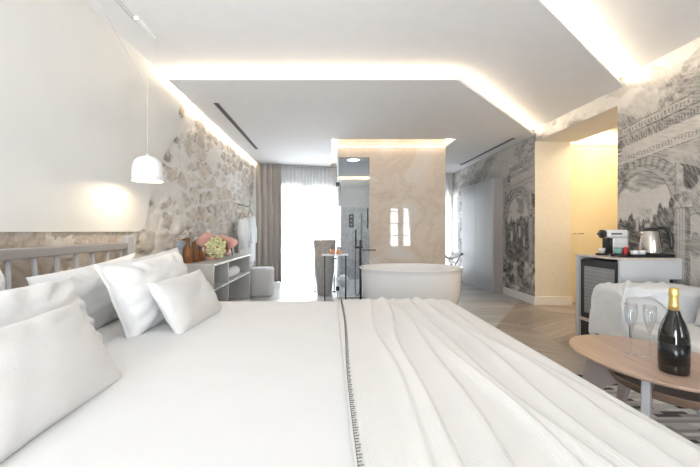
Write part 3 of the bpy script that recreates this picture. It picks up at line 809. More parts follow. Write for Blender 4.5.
# ------------------------------------------------------------------ pillows
def cushion(name, w, hgt, th, m, centre, up, right, label, cat='pillow', seed=0, flange=0, wr=.006, group=None, sag=0):
    n = 46; us = np.linspace(-1, 1, n); U, V = np.meshgrid(us, us, indexing='ij')
    k0 = 1-flange
    pu = np.clip(1-np.abs(U/k0)**2.4, 0, 1); pv = np.clip(1-np.abs(V/k0)**2.4, 0, 1)
    prof = (pu*pv)**.46
    X = w/2*U*(1-.055*(1-V**2)); Y = hgt/2*V*(1-.07*(1-U**2))
    rad = np.sqrt(U**2+V**2)
    wrn = (fbm(U*2.5+seed, V*2.5, 4, seed)-.5)*wr*2.2
    ang = np.arctan2(np.abs(V), np.abs(U))
    wrn = wrn + wr*.9*np.sin(ang*17+seed+U)*sst(.55, 1.1, rad)
    slump = -sag*th*(V)
    Zf = th/2*prof*(1+slump) + wrn*(.3+prof) + .003; Zb = -(th/2*prof*(1+slump)) - .003 + wrn*.3*prof
    rt = Vector(right).normalized(); upv = Vector(up); upv = (upv-rt*upv.dot(rt)).normalized(); nr = rt.cross(upv)
    bend = .012*(fbm(U*1.5+seed*3, V*1.5, 2, seed+4)-.5)*2
    A = np.stack([X, Y, Zf+bend], -1); Bk = np.stack([X, Y, Zb+bend], -1)
    me1 = gridmesh(name, A); me2 = gridmesh('tmp', Bk)
    bm = B(); bm.from_mesh(me1)
    nA = len(bm.verts); bm.from_mesh(me2); bm.verts.ensure_lookup_table()
    bpy.data.meshes.remove(me1); bpy.data.meshes.remove(me2)
    ring = [(i, 0) for i in range(n)]+[(n-1, j) for j in range(1, n)]+[(i, n-1) for i in range(n-2, -1, -1)]+[(0, j) for j in range(n-2, 0, -1)]
    for (a0, a1), (b0, b1) in zip(ring, ring[1:]+ring[:1]):
        p, q_ = a0*n+a1, b0*n+b1
        try: bm.faces.new((bm.verts[p], bm.verts[q_], bm.verts[nA+q_], bm.verts[nA+p]))
        except ValueError: pass
    o = link(name, bm, m, smooth=True)
    o.matrix_world = Matrix.Translation(centre) @ Matrix((rt, upv, nr)).transposed().to_4x4()
    return tag(o, label, cat, group)
# right = +Y as local x, up leans back; normal = right x up = +X-ish
cushion('pillow', .80, .44, .15, PILLOW_WHITE, (-1.34, 1.07, .76), (-.22, 0, 1), (0, 1, 0), 'white pillow propped on the headboard at the left frame edge, farthest back', seed=3, wr=.012)
cushion('pillow', .82, .37, .15, PILLOW_WHITE, (-1.30, 1.98, .742), (-.22, .03, 1), (.03, 1, 0.07), 'white pillow leaning on the headboard behind the big flanged pillow', seed=5, wr=.013)
cushion('pillow', .84, .36, .17, PILLOW_WHITE, (-1.10, 1.16, .732), (-.42, 0, 1), (.02, 1, .0), 'plump white pillow behind the nearest grey cushion', seed=9, wr=.013)
cushion('pillow', .84, .435, .20, PILLOW_WHITE, (-1.03, 2.10, .760), (-.42, 0, 1), (.04, 1, .05), 'large white pillow with flat border behind the small far grey cushion', seed=14, flange=.09, wr=.014)
cushion('cushion', .68, .33, .13, CUSHION_GREY, (-.835, .93, .70), (-.62, 0, 1), (.0, 1, .0), 'rectangular pale grey cushion nearest the camera on the bed', 'cushion', seed=21, wr=.003)
cushion('cushion', .60, .33, .13, CUSHION_GREY, (-.825, 2.07, .695), (-.60, 0, 1), (.06, 1, .0), 'rectangular pale grey cushion at the far side of the bed', 'cushion', seed=27, wr=.003)

# ------------------------------------------------------------------ pendant lamp
PXL, PYL = -1.355, 2.60
t = thing('pendant_lamp', 'white dome pendant lamp hanging on a thin cord over the bedside', 'lamp', (PXL, PYL, 1.47))
bm = B()
prof = [(.108, 0), (.108, .05), (.104, .10), (.092, .145), (.065, .172), (.03, .184), (.012, .186), (.010, .20), (.004, .204), (0, .204)]
inner = [(.0, .176), (.03, .175), (.062, .164), (.087, .139), (.099, .098), (.103, .05), (.105, 0)]
lathe(bm, inner[::-1][:0]+[(r, z) for r, z in inner]+[(.108, 0)]+prof[1:], 40, cap=False)
link('lamp_shade', bm, WHITE_PL, t, smooth=True)
bm = B(); lathe(bm, [(0, .05), (.02, .055), (.028, .08), (.02, .11), (.012, .17)], 16); link('bulb', bm, emis('bulb_glow', (1, .84, .62), 9), t, smooth=True)
bm = B()
tube(bm, [(0, 0, .20), (.0, .0, .68), (.0, .02, .80)], .0018, 6)
tube(bm, [(0, .02, .80)] + bez((0, .02, .80), (-.035, .02, .84), (-.045, .03, .93), (.01, .08, 1.12)), .0016, 5)
tube(bm, bez((.0, .02, .80), (.035, .02, .84), (.035, .04, .95), (.0, .10, 1.13)), .0016, 5)
tube(bm, [(-.01, .05, .675), (-.165, -.31, 1.138)], .0016, 5)
tube(bm, [(-.02, .10, 1.137), (-.022, -.9, 1.137)], .0025, 5); tube(bm, [(-.045, .06, 1.137), (-.05, -.9, 1.137)], .0025, 5)
link('cord', bm, CORD_MAT, t)
bm = B(); box(bm, -.02, .012, -.15, .10, 1.108, 1.1395); link('canopy', bm, WHITE_PL, t, bevel=.005)
pl = bpy.data.lights.new('pendant_bulb_light', 'POINT'); pl.energy = 5; pl.color = (1, .80, .55); pl.shadow_soft_size = .025
o = bpy.data.objects.new('pendant_bulb_light', pl); COL.objects.link(o); o.location = (PXL, PYL, 1.50)

# ------------------------------------------------------------------ open shelf console on the left wall
CX0, CX1, CY0, CY1 = -1.595, -1.23, 3.70, 5.38
t = thing('shelf_console', 'grey open-fronted shelf console standing along the stone wall', 'shelf unit', (0, 0, 0))
bm = B(); box(bm, CX0, CX1+.012, CY0-.01, CY1+.06, .728, .752); link('top', bm, GREY_LAC, t, bevel=.002)
for y0, y1 in ((CY0, CY0+.022), (4.228, 4.25), (CY1-.022, CY1)):
    bm = B(); box(bm, CX0+.02, CX1, y0, y1, .05, .727); link('upright', bm, GREY_LAC, t, bevel=.0015)
bm = B(); box(bm, CX0+.005, CX0+.02, CY0, CY1, .05, .727); link('back_panel', bm, SHELF_IN, t)
for z in (.05, .46):
    for y0, y1 in ((CY0+.023, 4.227), (4.251, CY1-.023)):
        bm = B(); box(bm, CX0+.021, CX1-.001, y0, y1, z, z+.02); link('shelf', bm, GREY_LAC, t)
bm = B(); box(bm, CX0+.03, CX1-.04, CY0+.03, CY1-.03, 0, .049); link('plinth', bm, SHELF_IN, t)
CT = .753
# white edge strips on the front
bm = B(); box(bm, CX1+.0125, CX1+.0145, CY0-.01, CY1+.06, .728, .752); link('front_edging', bm, BASE_PAINT, t)
# rolled towel in the upper far compartment
bm = B()
for i in range(3): pass
lathe(bm, [(0, 0), (.045, .0), (.062, .006), (.066, .03), (.066, .56), (.062, .59), (.045, .6), (0, .6)], 28, cap=False)
o = link('rolled_towel', bm, TOWEL, smooth=True); o.rotation_euler = (R(-90), 0, R(0)); o.location = (-1.33, 4.33, .549)
tag(o, 'white rolled towel lying in the upper shelf compartment', 'towel')
# frame
t = thing('picture_frame', 'small silver picture frame leaning on the stone behind the wooden vases', 'picture frame', (-1.60, 3.735, CT), 0)
t.rotation_euler = (0, R(-5), R(-30))
bm = B(); W, H_, b3 = .10, .26, .016
box(bm, -.008, .008, -W, -W+b3, 0, H_); box(bm, -.008, .008, W-b3, W, 0, H_); box(bm, -.008, .008, -W+b3, W-b3, 0, b3); box(bm, -.008, .008, -W+b3, W-b3, H_-b3, H_)
link('frame', bm, STEEL, t)
bm = B(); box(bm, -.006, .003, -W+b3, W-b3, b3, H_-b3); link('print', bm, BLUE_ART, t)
# three brown wooden bottle-shaped vases, stepped in height
VP = [(.052, 0), (.056, .01), (.056, .10), (.050, .14), (.024, .175), (.020, .19), (.020, .225), (.024, .23), (.024, .245), (.014, .245), (.012, .20), (0, .19)]
for i, (x_, y_, s_, lb) in enumerate(((-1.545, 3.80, 1.12, 'tallest reddish-brown wooden bottle vase at the near end of the console'),
                                      (-1.525, 3.925, .92, 'middle-height brown wooden bottle vase between the tallest and the shortest'),
                                      (-1.50, 4.04, .68, 'shortest brown wooden bottle vase next to the bouquet'))):
    bm = B(); lathe(bm, [(r*(.85+.15*s_), z*s_) for r, z in VP], 28, (x_, y_, CT+.0005), cap=False)
    bm.faces.new([v for v in bm.verts if abs(v.co.z-CT-.0005) < 1e-6][::-1]) if False else None
    o = link('bottle_vase', bm, TERRA, smooth=True); tag(o, lb, 'vase', 'brown wooden bottle vases on the console')
# bouquet lying on the console, flowers facing the viewer
t = thing('flower_bouquet', 'bouquet of pale green flowers wrapped in salmon pink paper lying on the console', 'bouquet', (-1.37, 4.25, CT)); t.scale = (1.12, 1.0, 1.18)
rng = random.Random(3)
bm = B()
n = 34; ringA = []; ringB = []
for i in range(n):
    a = 2*math.pi*i/n
    rr_ = .165+.035*math.sin(a*3+.6)+.015*math.sin(a*7)
    ringA.append(bm.verts.new((rr_*math.cos(a)*1.15, -.055+.03*math.sin(a*4), .145+rr_*.80*math.sin(a))))
    ringB.append(bm.verts.new((.085*math.cos(a), .08, .10+.075*math.sin(a))))
ringC = [bm.verts.new((.05+.03*math.cos(2*math.pi*i/n), .30, .06+.03*math.sin(2*math.pi*i/n))) for i in range(n)]
for r0, r1 in ((ringA, ringB), (ringB, ringC)):
    for i in range(n): bm.faces.new((r0[i], r0[(i+1) % n], r1[(i+1) % n], r1[i]))
bm.faces.new(ringC)
for v in bm.verts: v.co.z = max(v.co.z, .006)
link('wrapping_paper', bm, PINK_PAPER, t, smooth=True, solid=.003)
for i in range(34):
    a = i*2.39996; r_ = .019*math.sqrt(i)
    x_ = r_*math.cos(a)*1.02; z_ = .125+r_*math.sin(a)*.98
    bm = B(); bmesh.ops.create_icosphere(bm, subdivisions=2, radius=rng.uniform(.017, .024))
    for v in bm.verts:
        v.co += v.co.normalized()*.0035*mnoise.noise(v.co*160+Vector((i, 0, 0)))
    bmesh.ops.translate(bm, vec=(x_, -.085+r_*.35+rng.uniform(-.008, .008), max(z_, .03)), verts=bm.verts)
    link('flower', bm, FLOWER2 if i % 5 == 0 else FLOWER, t, smooth=True)
bm = B()
for i in range(7):
    a = i*.9; c_ = Vector((-.10+.02*i, -.05, .05)); 
    v0 = bm.verts.new(c_+Vector((0, .05, 0))); v1 = bm.verts.new(c_+Vector((-.02, 0, .012))); v2 = bm.verts.new(c_+Vector((-.01, -.05, -.0))); v3 = bm.verts.new(c_+Vector((.012, -.01, .018)))
    bm.faces.new((v0, v1, v2, v3))
link('leaves', bm, LEAF, t, solid=.002)
# folded paper cone and brochures behind the bouquet
bm = B(); lathe(bm, [(.055, 0), (.052, .02), (.034, .24), (.004, .36), (0, .362)], 4, (-1.52, 4.40, CT+.0005)); o = link('paper_cone', bm, WHITE_PAPER)
tag(o, 'pointed white folded paper cone standing behind the bouquet', 'paper cone')
for i, (y_, mm, lb) in enumerate(((4.80, WHITE_PAPER, 'white brochure standing right behind the bouquet'), (4.865, BLACK_PL, 'black booklet standing between the two white brochures'), (4.93, WHITE_PAPER, 'white brochure nearest the hanging robes'))):
    bm = B(); box(bm, -.07, .07, -.012, .012, 0, .22); o = link('brochure', bm, mm, bevel=.002)
    o.location = (-1.42, y_, CT+.001); o.rotation_euler = (0, R(-8), R(12)); tag(o, lb, 'brochure', 'brochures on the console')

# ------------------------------------------------------------------ robes on the wall
def robe(y, z, seed, label):
    t = thing('bathrobe', label, 'bathrobe', (-1.53, y, z))
    n, m_ = 30, 26; P_ = np.zeros((n, m_, 3))
    for i in range(n):
        u = -1+2*i/(n-1)
        for j in range(m_):
            v = j/(m_-1); wdt = .13+.10*math.sin(min(v*2.2, 1.57)) + .02*v
            zz_ = -.03 - v*.86 - .05*abs(u)**2*(1-v)
            P_[i, j] = (.035+.045*(1-u*u)+.018*math.sin(u*9+seed+v*2), u*wdt, zz_)
    link('robe_cloth', gridmesh('robe', P_), ROBE, t, smooth=True, solid=.02)
    for s in (-1, 1):
        bm = B(); tube(bm, [(.04, s*.15, -.07), (.055, s*.20, -.3), (.065, s*.19, -.55)], [.045, .055, .05], 12); link('sleeve', bm, ROBE, t, smooth=True)
    return t
def hanger(y, z, label):
    t = thing('clothes_hanger', label, 'hanger', (-1.50, y, z))
    bm = B(); tube(bm, bez((0, -.19, -.075), (0, -.12, .0), (0, -.03, .01), (0, 0, .015), 8)+bez((0, 0, .015), (0, .03, .01), (0, .12, .0), (0, .19, -.075), 8)[1:], .011, 8)
    link('hanger_bar', bm, HANGER, t, smooth=True)
    bm = B(); tube(bm, [(0, 0, .015), (0, 0, .05)]+bez((0, 0, .05), (0, .03, .07), (0, .01, .11), (-.04, 0, .09), 6), .003, 6); link('hook', bm, STEEL, t, smooth=True)
hanger(6.0, 1.40, 'light wooden hanger holding the nearer white bathrobe'); robe(6.0, 1.36, 1, 'white bathrobe on a wooden hanger nearer the console')
hanger(6.6, 1.46, 'light wooden hanger holding the bathrobe beside the curtain'); robe(6.6, 1.42, 4, 'white bathrobe hanging next to the taupe curtain')
t = thing('wall_hook_rail', 'metal hook rail on the stone wall that carries the bathrobe hangers', 'hook rail', (-1.56, 6.3, 1.56))
bm = B(); box(bm, -.035, .0, -.36, .36, -.008, .008); link('rail', bm, STEEL, t)
for y_ in (-.25, .25):
    bm = B(); tube(bm, [(0, y_, 0), (.05, y_, -.01), (.06, y_, .02)], .006, 8); link('hook', bm, DARK_METAL, t, smooth=True)

# ottoman
bm = B()
prof = [(.0, 0), (.93, 0), (.97, .02), (1.0, .06), (1.0, .42), (.97, .455), (.90, .47), (0, .472)]
t = thing('ottoman', 'light grey rounded-square ottoman at the end of the shelf console', 'ottoman', (-1.17, 6.02, 0))
def squircle(bm, prof, a, b, n=40, p=3.6, c=(0, 0, 0)):
    rings = []
    for r, z in prof:
        if r < 1e-6: rings.append([bm.verts.new((c[0], c[1], c[2]+z))]); continue
        row = []
        for i in range(n):
            th = 2*math.pi*i/n; cs, sn = math.cos(th), math.sin(th)
            k_ = (abs(cs)**p+abs(sn)**p)**(-1/p); row.append(bm.verts.new((c[0]+a*r*k_*cs, c[1]+b*r*k_*sn, c[2]+z)))
        rings.append(row)
    for A_, B_ in zip(rings, rings[1:]):
        for i in range(n):
            j = (i+1) % n
            if len(A_) == 1: bm.faces.new((A_[0], B_[i], B_[j]))
            elif len(B_) == 1: bm.faces.new((A_[i], A_[j], B_[0]))
            else: bm.faces.new((A_[i], A_[j], B_[j], B_[i]))
squircle(bm, prof, .20, .20); link('seat', bm, OTTO, t, smooth=True)
bm = B(); squircle(bm, [(1.0, .428), (1.02, .433), (1.0, .438)], .20, .20); link('piping', bm, OTTO, t, smooth=True)

# ------------------------------------------------------------------ pedestal basin with tap
BXc, BYc = -.095, 6.1
t = thing('pedestal_basin', 'tall tapered grey stone pedestal basin in front of the sheer curtain', 'basin', (BXc, BYc, 0))
bm = B(); lathe(bm, [(0, 0), (.120, 0), (.128, .01), (.178, .66)], 40, cap=False); link('pedestal', bm, STONE_BASIN, t, smooth=True)
bm = B(); lathe(bm, [(.178, .661), (.200, .94), (.200, .945), (.180, .945), (.16, .84), (.08, .80), (0, .795)], 40, cap=False); link('bowl', bm, STONE_WARM, t, smooth=True)
t = thing('basin_tap', 'thin dark floor-standing tap beside the stone basin', 'tap', (.075, 6.33, 0))
bm = B(); lathe(bm, [(.03, .0), (.03, .012), (.011, .014), (.011, 1.12), (0, 1.122)], 16); link('column', bm, DARK_METAL, t, smooth=True)
bm = B(); tube(bm, [(0, 0, 1.07), (-.21, -.08, 1.07), (-.21, -.08, 1.05)], .009, 10); link('spout', bm, DARK_METAL, t, smooth=True)
bm = B(); tube(bm, [(0, 0, .60), (.05, -.02, .60)], .014, 10); link('valve', bm, DARK_METAL, t, smooth=True)
bm = B(); tube(bm, [(0, 0, 1.10), (.0, -.03, 1.17)], .005, 8); link('lever', bm, DARK_METAL, t, smooth=True)
bm = B(); lathe(bm, [(.022, 0), (.022, .008), (.011, .01), (.011, 1.24), (0, 1.242)], 12); link('towel_pole', bm, DARK_METAL, None, smooth=True).location = (-.27, 6.33, 0)
o = bpy.data.objects['towel_pole']; tag(o, 'thin upright metal pole standing left behind the stone basin', 'pole')

# ------------------------------------------------------------------ little side table with cups
SX, SY, SZ = .075, 5.0, .775
t = thing('side_table', 'small side table with white marble top on thin black legs', 'side table', (SX, SY, 0))
bm = B(); squircle(bm, [(0, 0), (1, 0), (1, .022), (0, .022)], .185, .14, 40, 5, (0, 0, SZ-.022)); link('tabletop', bm, WHITE_MARBLE, t, bevel=.003)
for a in (-1, 1):
    for b2 in (-1, 1):
        bm = B(); tube(bm, [(a*.15, b2*.10, 0), (a*.15, b2*.10, SZ-.0225)], .006, 8); link('leg', bm, BLACK, t, smooth=True)
bm = B(); tube(bm, [(-.15, -.10, .04), (.15, -.10, .04), (.15, .10, .04), (-.15, .10, .04), (-.15, -.10, .04)], .004, 6); link('stretcher', bm, BLACK, t)
for x_, lb in ((-.035, 'left of the two copper-based glass cups on the side table'), (.05, 'right of the two copper-based glass cups on the side table')):
    t = thing('candle_cup', lb, 'cup', (SX+x_, SY-.02, SZ+.0005), 0, 'copper cups on the side table')
    bm = B(); lathe(bm, [(0, 0), (.032, 0), (.036, .01), (.037, .062), (.033, .062), (.03, .01), (0, .008)], 24, cap=False); link('holder', bm, COPPER, t, smooth=True)
    bm = B(); lathe(bm, [(.036, .0625), (.0365, .10), (.034, .10), (.0335, .0625)], 24, cap=False); link('glass_rim', bm, GLASS, t, smooth=True)

# ------------------------------------------------------------------ shower fittings
t = thing('shower_screen', 'long clear glass side wall of the shower behind the stone basin', 'shower screen', (0, 0, 0))
bm = B(); box(bm, px0, px0+.01, PY+.0, 7.86, .022, oz); link('side_pane', bm, SHOWER_GLASS, t)
t = thing('shower_door', 'glass shower door with black bar handle set in the marble opening', 'shower door', (0, 0, 0))
bm = B(); box(bm, px0+.012, ox1-.006, PY+.02, PY+.03, .03, oz-.006); link('door_pane', bm, SHOWER_GLASS, t)
bm = B(); box(bm, px0-.012, px0+.012, PY-.012, PY+.05, .0205, 2.607) ; link('edge_profile', bm, mat('pale_aluminium', (.62, .65, .68), .3, .3), t)
for z_ in (.12, 1.83):
    bm = B(); box(bm, px0-.028, px0+.030, PY-.018, PY+.018, z_, z_+.07); link('hinge', bm, BLACK, t)
bm = B(); tube(bm, [(ox1-.03, PY-.025, 1.14), (ox1-.03, PY-.025, 1.48)], .010, 10)
for z_ in (1.17, 1.45): tube(bm, [(ox1-.03, PY-.025, z_), (ox1-.03, PY+.019, z_)], .006, 8)
link('handle', bm, BLACK, t, smooth=True)
t = thing('recessed_light', 'round bright downlight in the grey shower ceiling', 'ceiling light', (.40, 5.98, oz+.002))
bm = B(); lathe(bm, [(0, -.004), (.10, -.004), (.10, -.001), (0, -.001)], 32, cap=False); link('diffuser', bm, emis('downlight_glow', (1, .98, .95), 7), t)
bm = B(); lathe(bm, [(.101, -.001), (.101, -.007), (.115, -.007), (.115, -.001)], 32, cap=False); link('rim', bm, WHITE_PL, t)
area('downlight_lamp', (.40, 6.4, oz-.02), (0, 0, 0), .2, .2, 14, (1, .95, .88))
t = thing('shower_cove_light', 'thin warm light line at the back of the shower ceiling', 'led strip', (.71, 7.885, oz-.02))
bm = B(); box(bm, -.55, .55, -.012, .012, -.012, .012); link('strip', bm, LED, t)
t = thing('shower_control_panel', 'black rectangular shower control panel on the grey shower wall', 'shower control', (.48, 7.879, 1.18))
bm = B(); box(bm, -.055, .055, -.012, -.0005, 0, .30); link('plate', bm, BLACK, t, bevel=.004)
for z_ in (.06, .15, .24):
    bm = B(); lathe(bm, [(.022, 0), (.022, .02), (0, .02)], 16); o = link('knob', bm, GREY_STEEL, t, smooth=True); o.location = (0, -.012, z_); o.rotation_euler = (R(90), 0, 0)
t = thing('shower_column', 'slim grey vertical shower bar on the back wall of the shower', 'shower bar', (.71, 7.85, 0))
bm = B(); tube(bm, [(0, 0, .72), (0, 0, 1.50)], .018, 12); link('bar', bm, GREY_STEEL, t, smooth=True)
for z_ in (.78, 1.44):
    bm = B(); tube(bm, [(0, 0, z_), (0, .029, z_)], .01, 8); link('bracket', bm, GREY_STEEL, t, smooth=True)
# stool with rolled towel low in the shower
t = thing('rolled_towel', 'white towel roll on the shower floor behind the side table legs', 'towel', (.27, 6.75, .021))
bm = B(); lathe(bm, [(0, 0), (.09, 0), (.105, .02), (.105, .26), (.09, .28), (0, .28)], 28, cap=False)
bmesh.ops.rotate(bm, cent=(0, 0, 0), matrix=Matrix.Rotation(R(-90), 3, 'X'), verts=bm.verts); bmesh.ops.translate(bm, vec=(0, 0, .105), verts=bm.verts)
link('roll', bm, TOWEL, t, smooth=True)
bm = B(); sp_ = [(.012*k_*.5*math.cos(k_*.8), -.006, .105+.012*k_*.5*math.sin(k_*.8)) for k_ in range(2, 15)]; tube(bm, sp_, .005, 6); link('coil_edge', bm, TOWEL, t, smooth=True)

# ------------------------------------------------------------------ bathtub and filler
TX, TY = 1.175, 5.10
t = thing('bathtub', 'white oval freestanding bathtub in front of the marble partition', 'bathtub', (TX, TY, 0))
def rs(r, z): return (r, z)
prof = [(0, 0), (.79, 0), (.84, .012), (.905, .10), (.94, .22), (.955, .38), (.962, .49), (.966, .545), (.99, .556), (1.0, .568), (1.0, .578), (.985, .584), (.955, .580), (.935, .56), (.90, .44), (.83, .25), (.68, .16), (.4, .14), (0, .138)]
bm = B(); lathe(bm, prof, 72, (0, 0, 0), .75, .555, cap=False); link('tub', bm, CERAMIC, t, smooth=True)
bm = B(); lathe(bm, [(.022, 0), (.024, .004), (0, .006)], 20, (0, 0, .139)); link('drain', bm, STEEL, t, smooth=True)
bm = B(); tube(bm, [(-.69, .16, .50), (-.665, .155, .50)], .018, 12); link('overflow', bm, STEEL, t, smooth=True)
t = thing('bath_filler', 'black floor-standing bath filler with hand shower left of the tub', 'tap', (.475, 5.44, 0))
FX = 0
bm = B(); box(bm, -.045, .045, -.045, .045, .001, .012); lathe(bm, [(.017, .012), (.017, .96), (0, .962)], 14); link('column', bm, BLACK, t)
bm = B(); box(bm, -.095, .03, -.03, .03, .83, .865); link('mixer_body', bm, BLACK, t, bevel=.004)
bm = B(); box(bm, .02, .235, -.016, .016, .795, .815); link('spout', bm, DARK_METAL, t, bevel=.003)
bm = B(); tube(bm, [(-.075, -.01, .87), (-.075, -.01, 1.12)], .013, 12); link('hand_shower', bm, BLACK, t, smooth=True)
bm = B(); tube(bm, bez((-.075, -.01, .83), (-.09, -.02, .3), (-.10, -.03, .02), (-.03, -.03, .12), 16)+bez((-.03, -.03, .12), (0, -.03, .18), (-.03, -.03, .5), (-.02, -.02, .83), 12)[1:], .007, 8); link('hose', bm, DARK_METAL, t, smooth=True)
bm = B(); box(bm, -.012, .012, -.05, -.03, .88, .93); link('lever', bm, BLACK, t, bevel=.003)

# ------------------------------------------------------------------ crossed-leg stand in the far corner
t = thing('folding_stand', 'small folding stand with crossed dark legs and white towel beyond the bathtub', 'stand', (2.60, 7.62, 0), R(10))
for s in (-1, 1):
    for yy_ in (-.16, .16):
        bm = B(); tube(bm, [(-.2*s, yy_+.012*s, 0), (.2*s, yy_+.012*s, .62)], .011, 8); link('leg', bm, BLACK, t, smooth=True)
for s in (-1, 1):
    bm = B(); tube(bm, [(.2*s, -.2, .60), (.2*s, .2, .60)], .012, 8); link('crossbar', bm, BLACK, t, smooth=True)
P_ = np.zeros((20, 8, 3))
for i in range(20):
    u = -1+2*i/19
    for j in range(8): P_[i, j] = (.205*u, -.13+.26*j/7, .615-.12*(1-u*u)+.008*math.sin(i*2+j))
o = link('folded_towel', gridmesh('folded_towel', P_), TOWEL, smooth=True, solid=.02); o.location = (2.60, 7.62, .012); o.rotation_euler = (0, 0, R(10))
tag(o, 'white towel slung across the small folding stand in the far corner', 'towel')

# ------------------------------------------------------------------ wardrobe
t = thing('wardrobe', 'tall shallow pale grey wardrobe with flush doors against the ruins wallpaper', 'wardrobe', (0, 0, 0))
bm = B(); box(bm, 2.885, XR-.003, 6.16, 7.62, 0, 2.03); link('carcass', bm, WARD_SIDE, t)
for y0, y1 in ((6.162, 6.885), (6.892, 7.618)):
    bm = B(); box(bm, 2.862, 2.884, y0, y1, .012, 2.028); link('door', bm, WARD_FRONT, t, bevel=.002)

# ------------------------------------------------------------------ minibar cabinet
MX0, MX1, MY0, MY1, MZ = 2.51, 2.94, 3.03, 3.58, .866
t = thing('minibar_cabinet', 'pale grey minibar cabinet with open front at the mural wall', 'cabinet', (0, 0, 0))
bm = B(); box(bm, MX0, XR-.002, MY0, MY1, MZ-.02, MZ); link('top', bm, TOP_WOOD, t, bevel=.002)
bm = B()
box(bm, MX0+.002, XR-.002, MY0+.001, MY0+.022, MZ-.185, MZ-.021); box(bm, MX0+.002, MX1, MY0+.001, MY0+.022, 0, MZ-.185)
bmesh.ops.remove_doubles(bm, verts=bm.verts, dist=.0005)
link('side_panel', bm, PALE_LAC, t)
bm = B(); box(bm, MX0+.002, MX1, MY1-.045, MY1-.001, 0, MZ-.021); link('side_panel', bm, GREY_LAC, t)
bm = B(); box(bm, MX1-.02, MX1, MY0+.023, MY1-.046, 0, MZ-.021); link('back_panel', bm, SHELF_IN, t)
bm = B(); box(bm, MX0+.002, MX1-.021, MY0+.023, MY1-.046, .215, .24); link('shelf', bm, TOP_WOOD, t)
bm = B(); box(bm, MX0+.02, MX0+.04, MY0+.026, MY1-.049, .03, .212); dr = link('drawer', bm, BLACK_PL, t, bevel=.002)
bm = B(); tube(bm, [(MX0+.015, 3.20, .16), (MX0+.015, 3.36, .16)], .006, 8); link('drawer_handle', bm, DARK_METAL, dr)
t = thing('minibar_fridge', 'small black minibar fridge with grey panelled door inside the cabinet', 'fridge', (0, 0, 0))
bm = B(); box(bm, MX0+.05, MX1-.03, MY0+.03, MY1-.052, .242, MZ-.04); link('body', bm, BLACK_PL, t)
bm = B(); box(bm, MX0+.018, MX0+.048, MY0+.03, MY1-.052, .245, MZ-.045); d_ = link('door', bm, BLACK_PL, t, bevel=.003)
bm = B(); box(bm, MX0+.010, MX0+.0175, MY0+.075, MY1-.11, .30, MZ-.11); link('door_glass', bm, GREY_GRILLE, d_)
bm = B()
for i in range(12): z_ = .325+i*.036; box(bm, MX0+.007, MX0+.0098, MY0+.08, MY1-.115, z_, z_+.006)
link('door_ribs', bm, GREY_STEEL, d_)

MZt = MZ+.0008
# coffee machine
t = thing('coffee_machine', 'small white capsule coffee machine with black round front on the minibar cabinet', 'coffee machine', (2.72, 3.39, MZt))
bm = B(); box(bm, -.02, .125, -.055, .055, .0, .17); link('body', bm, WHITE_PL, t, bevel=.012, seg=3)
bm = B(); box(bm, -.065, .13, -.05, .05, .172, .245); link('head', bm, WHITE_PL, t, bevel=.016, seg=3)
bm = B(); lathe(bm, [(0, 0), (.038, 0), (.040, .006), (.040, .028), (0, .028)], 28, cap=False); o = link('brew_unit', bm, BLACK_PL, t, smooth=True); o.location = (-.067, 0, .205); o.rotation_euler = (0, R(-90), 0)
bm = B(); box(bm, -.13, -.096, -.008, .008, .198, .212); link('nozzle', bm, BLACK_PL, t)
bm = B(); box(bm, -.04, .06, -.062, -.0555, .20, .212); link('lever', bm, BLACK_PL, t, bevel=.003)
bm = B(); box(bm, -.045, -.021, -.05, .05, .02, .165); link('front_panel', bm, BLACK_PL, t, bevel=.004)
bm = B(); lathe(bm, [(0, 0), (.05, 0), (.055, .01), (.05, .018), (0, .018)], 24, (-.085, 0, 0), cap=False); link('drip_tray', bm, BLACK_PL, t, smooth=True)
bm = B(); lathe(bm, [(0, 0), (.018, 0), (.027, .04), (.027, .05), (.024, .05), (.016, .008), (0, .006)], 20, cap=False); o = link('espresso_cup', bm, WHITE_PL, smooth=True)
o.location = (2.635, 3.39, MZt+.0185); tag(o, 'tiny white cup on the drip tray of the coffee machine', 'cup')
# tray with kettle, cups, glass, capsules
bm = B(); box(bm, -.21, .21, -.09, .09, 0, .006)
for a in ((-.21, .21, -.09, -.084), (-.21, .21, .084, .09), (-.21, -.204, -.084, .084), (.204, .21, -.084, .084)): box(bm, a[0], a[1], a[2], a[3], .006, .026)
o = link('serving_tray', bm, BLACK_PL); o.location = (2.815, 3.16, MZt); tag(o, 'black rectangular tray under the kettle and cups', 'tray')
TZ = MZt+.0065
t = thing('electric_kettle', 'brushed steel electric kettle with black lid and handle on the tray', 'kettle', (2.89, 3.155, TZ)); t.scale = (1.1, 1.1, 1.14)
bm = B(); lathe(bm, [(0, .02), (.072, .02), (.074, .03), (.068, .11), (.056, .19), (.052, .20), (0, .20)], 36, cap=False); link('body', bm, STEEL, t, smooth=True)
bm = B(); lathe(bm, [(0, 0), (.070, 0), (.074, .008), (.074, .0195), (0, .0195)], 36, cap=False); link('base', bm, BLACK_PL, t, smooth=True)
bm = B(); lathe(bm, [(.053, .2005), (.050, .215), (.03, .226), (0, .229)], 30, cap=True); link('lid', bm, BLACK_PL, t, smooth=True)
bm = B(); tube(bm, bez((.035, -.03, .222), (.10, -.06, .235), (.112, -.07, .16), (.105, -.065, .06), 14), [.010]*4+[.013]*11, 10); link('handle', bm, BLACK_PL, t, smooth=True)
bm = B(); tube(bm, [(-.040, .015, .17), (-.062, .024, .192)], [.018, .010], 10); link('spout', bm, STEEL, t, smooth=True)
CUP = [(0, 0), (.022, 0), (.030, .035), (.031, .052), (.028, .052), (.02, .006), (0, .005)]
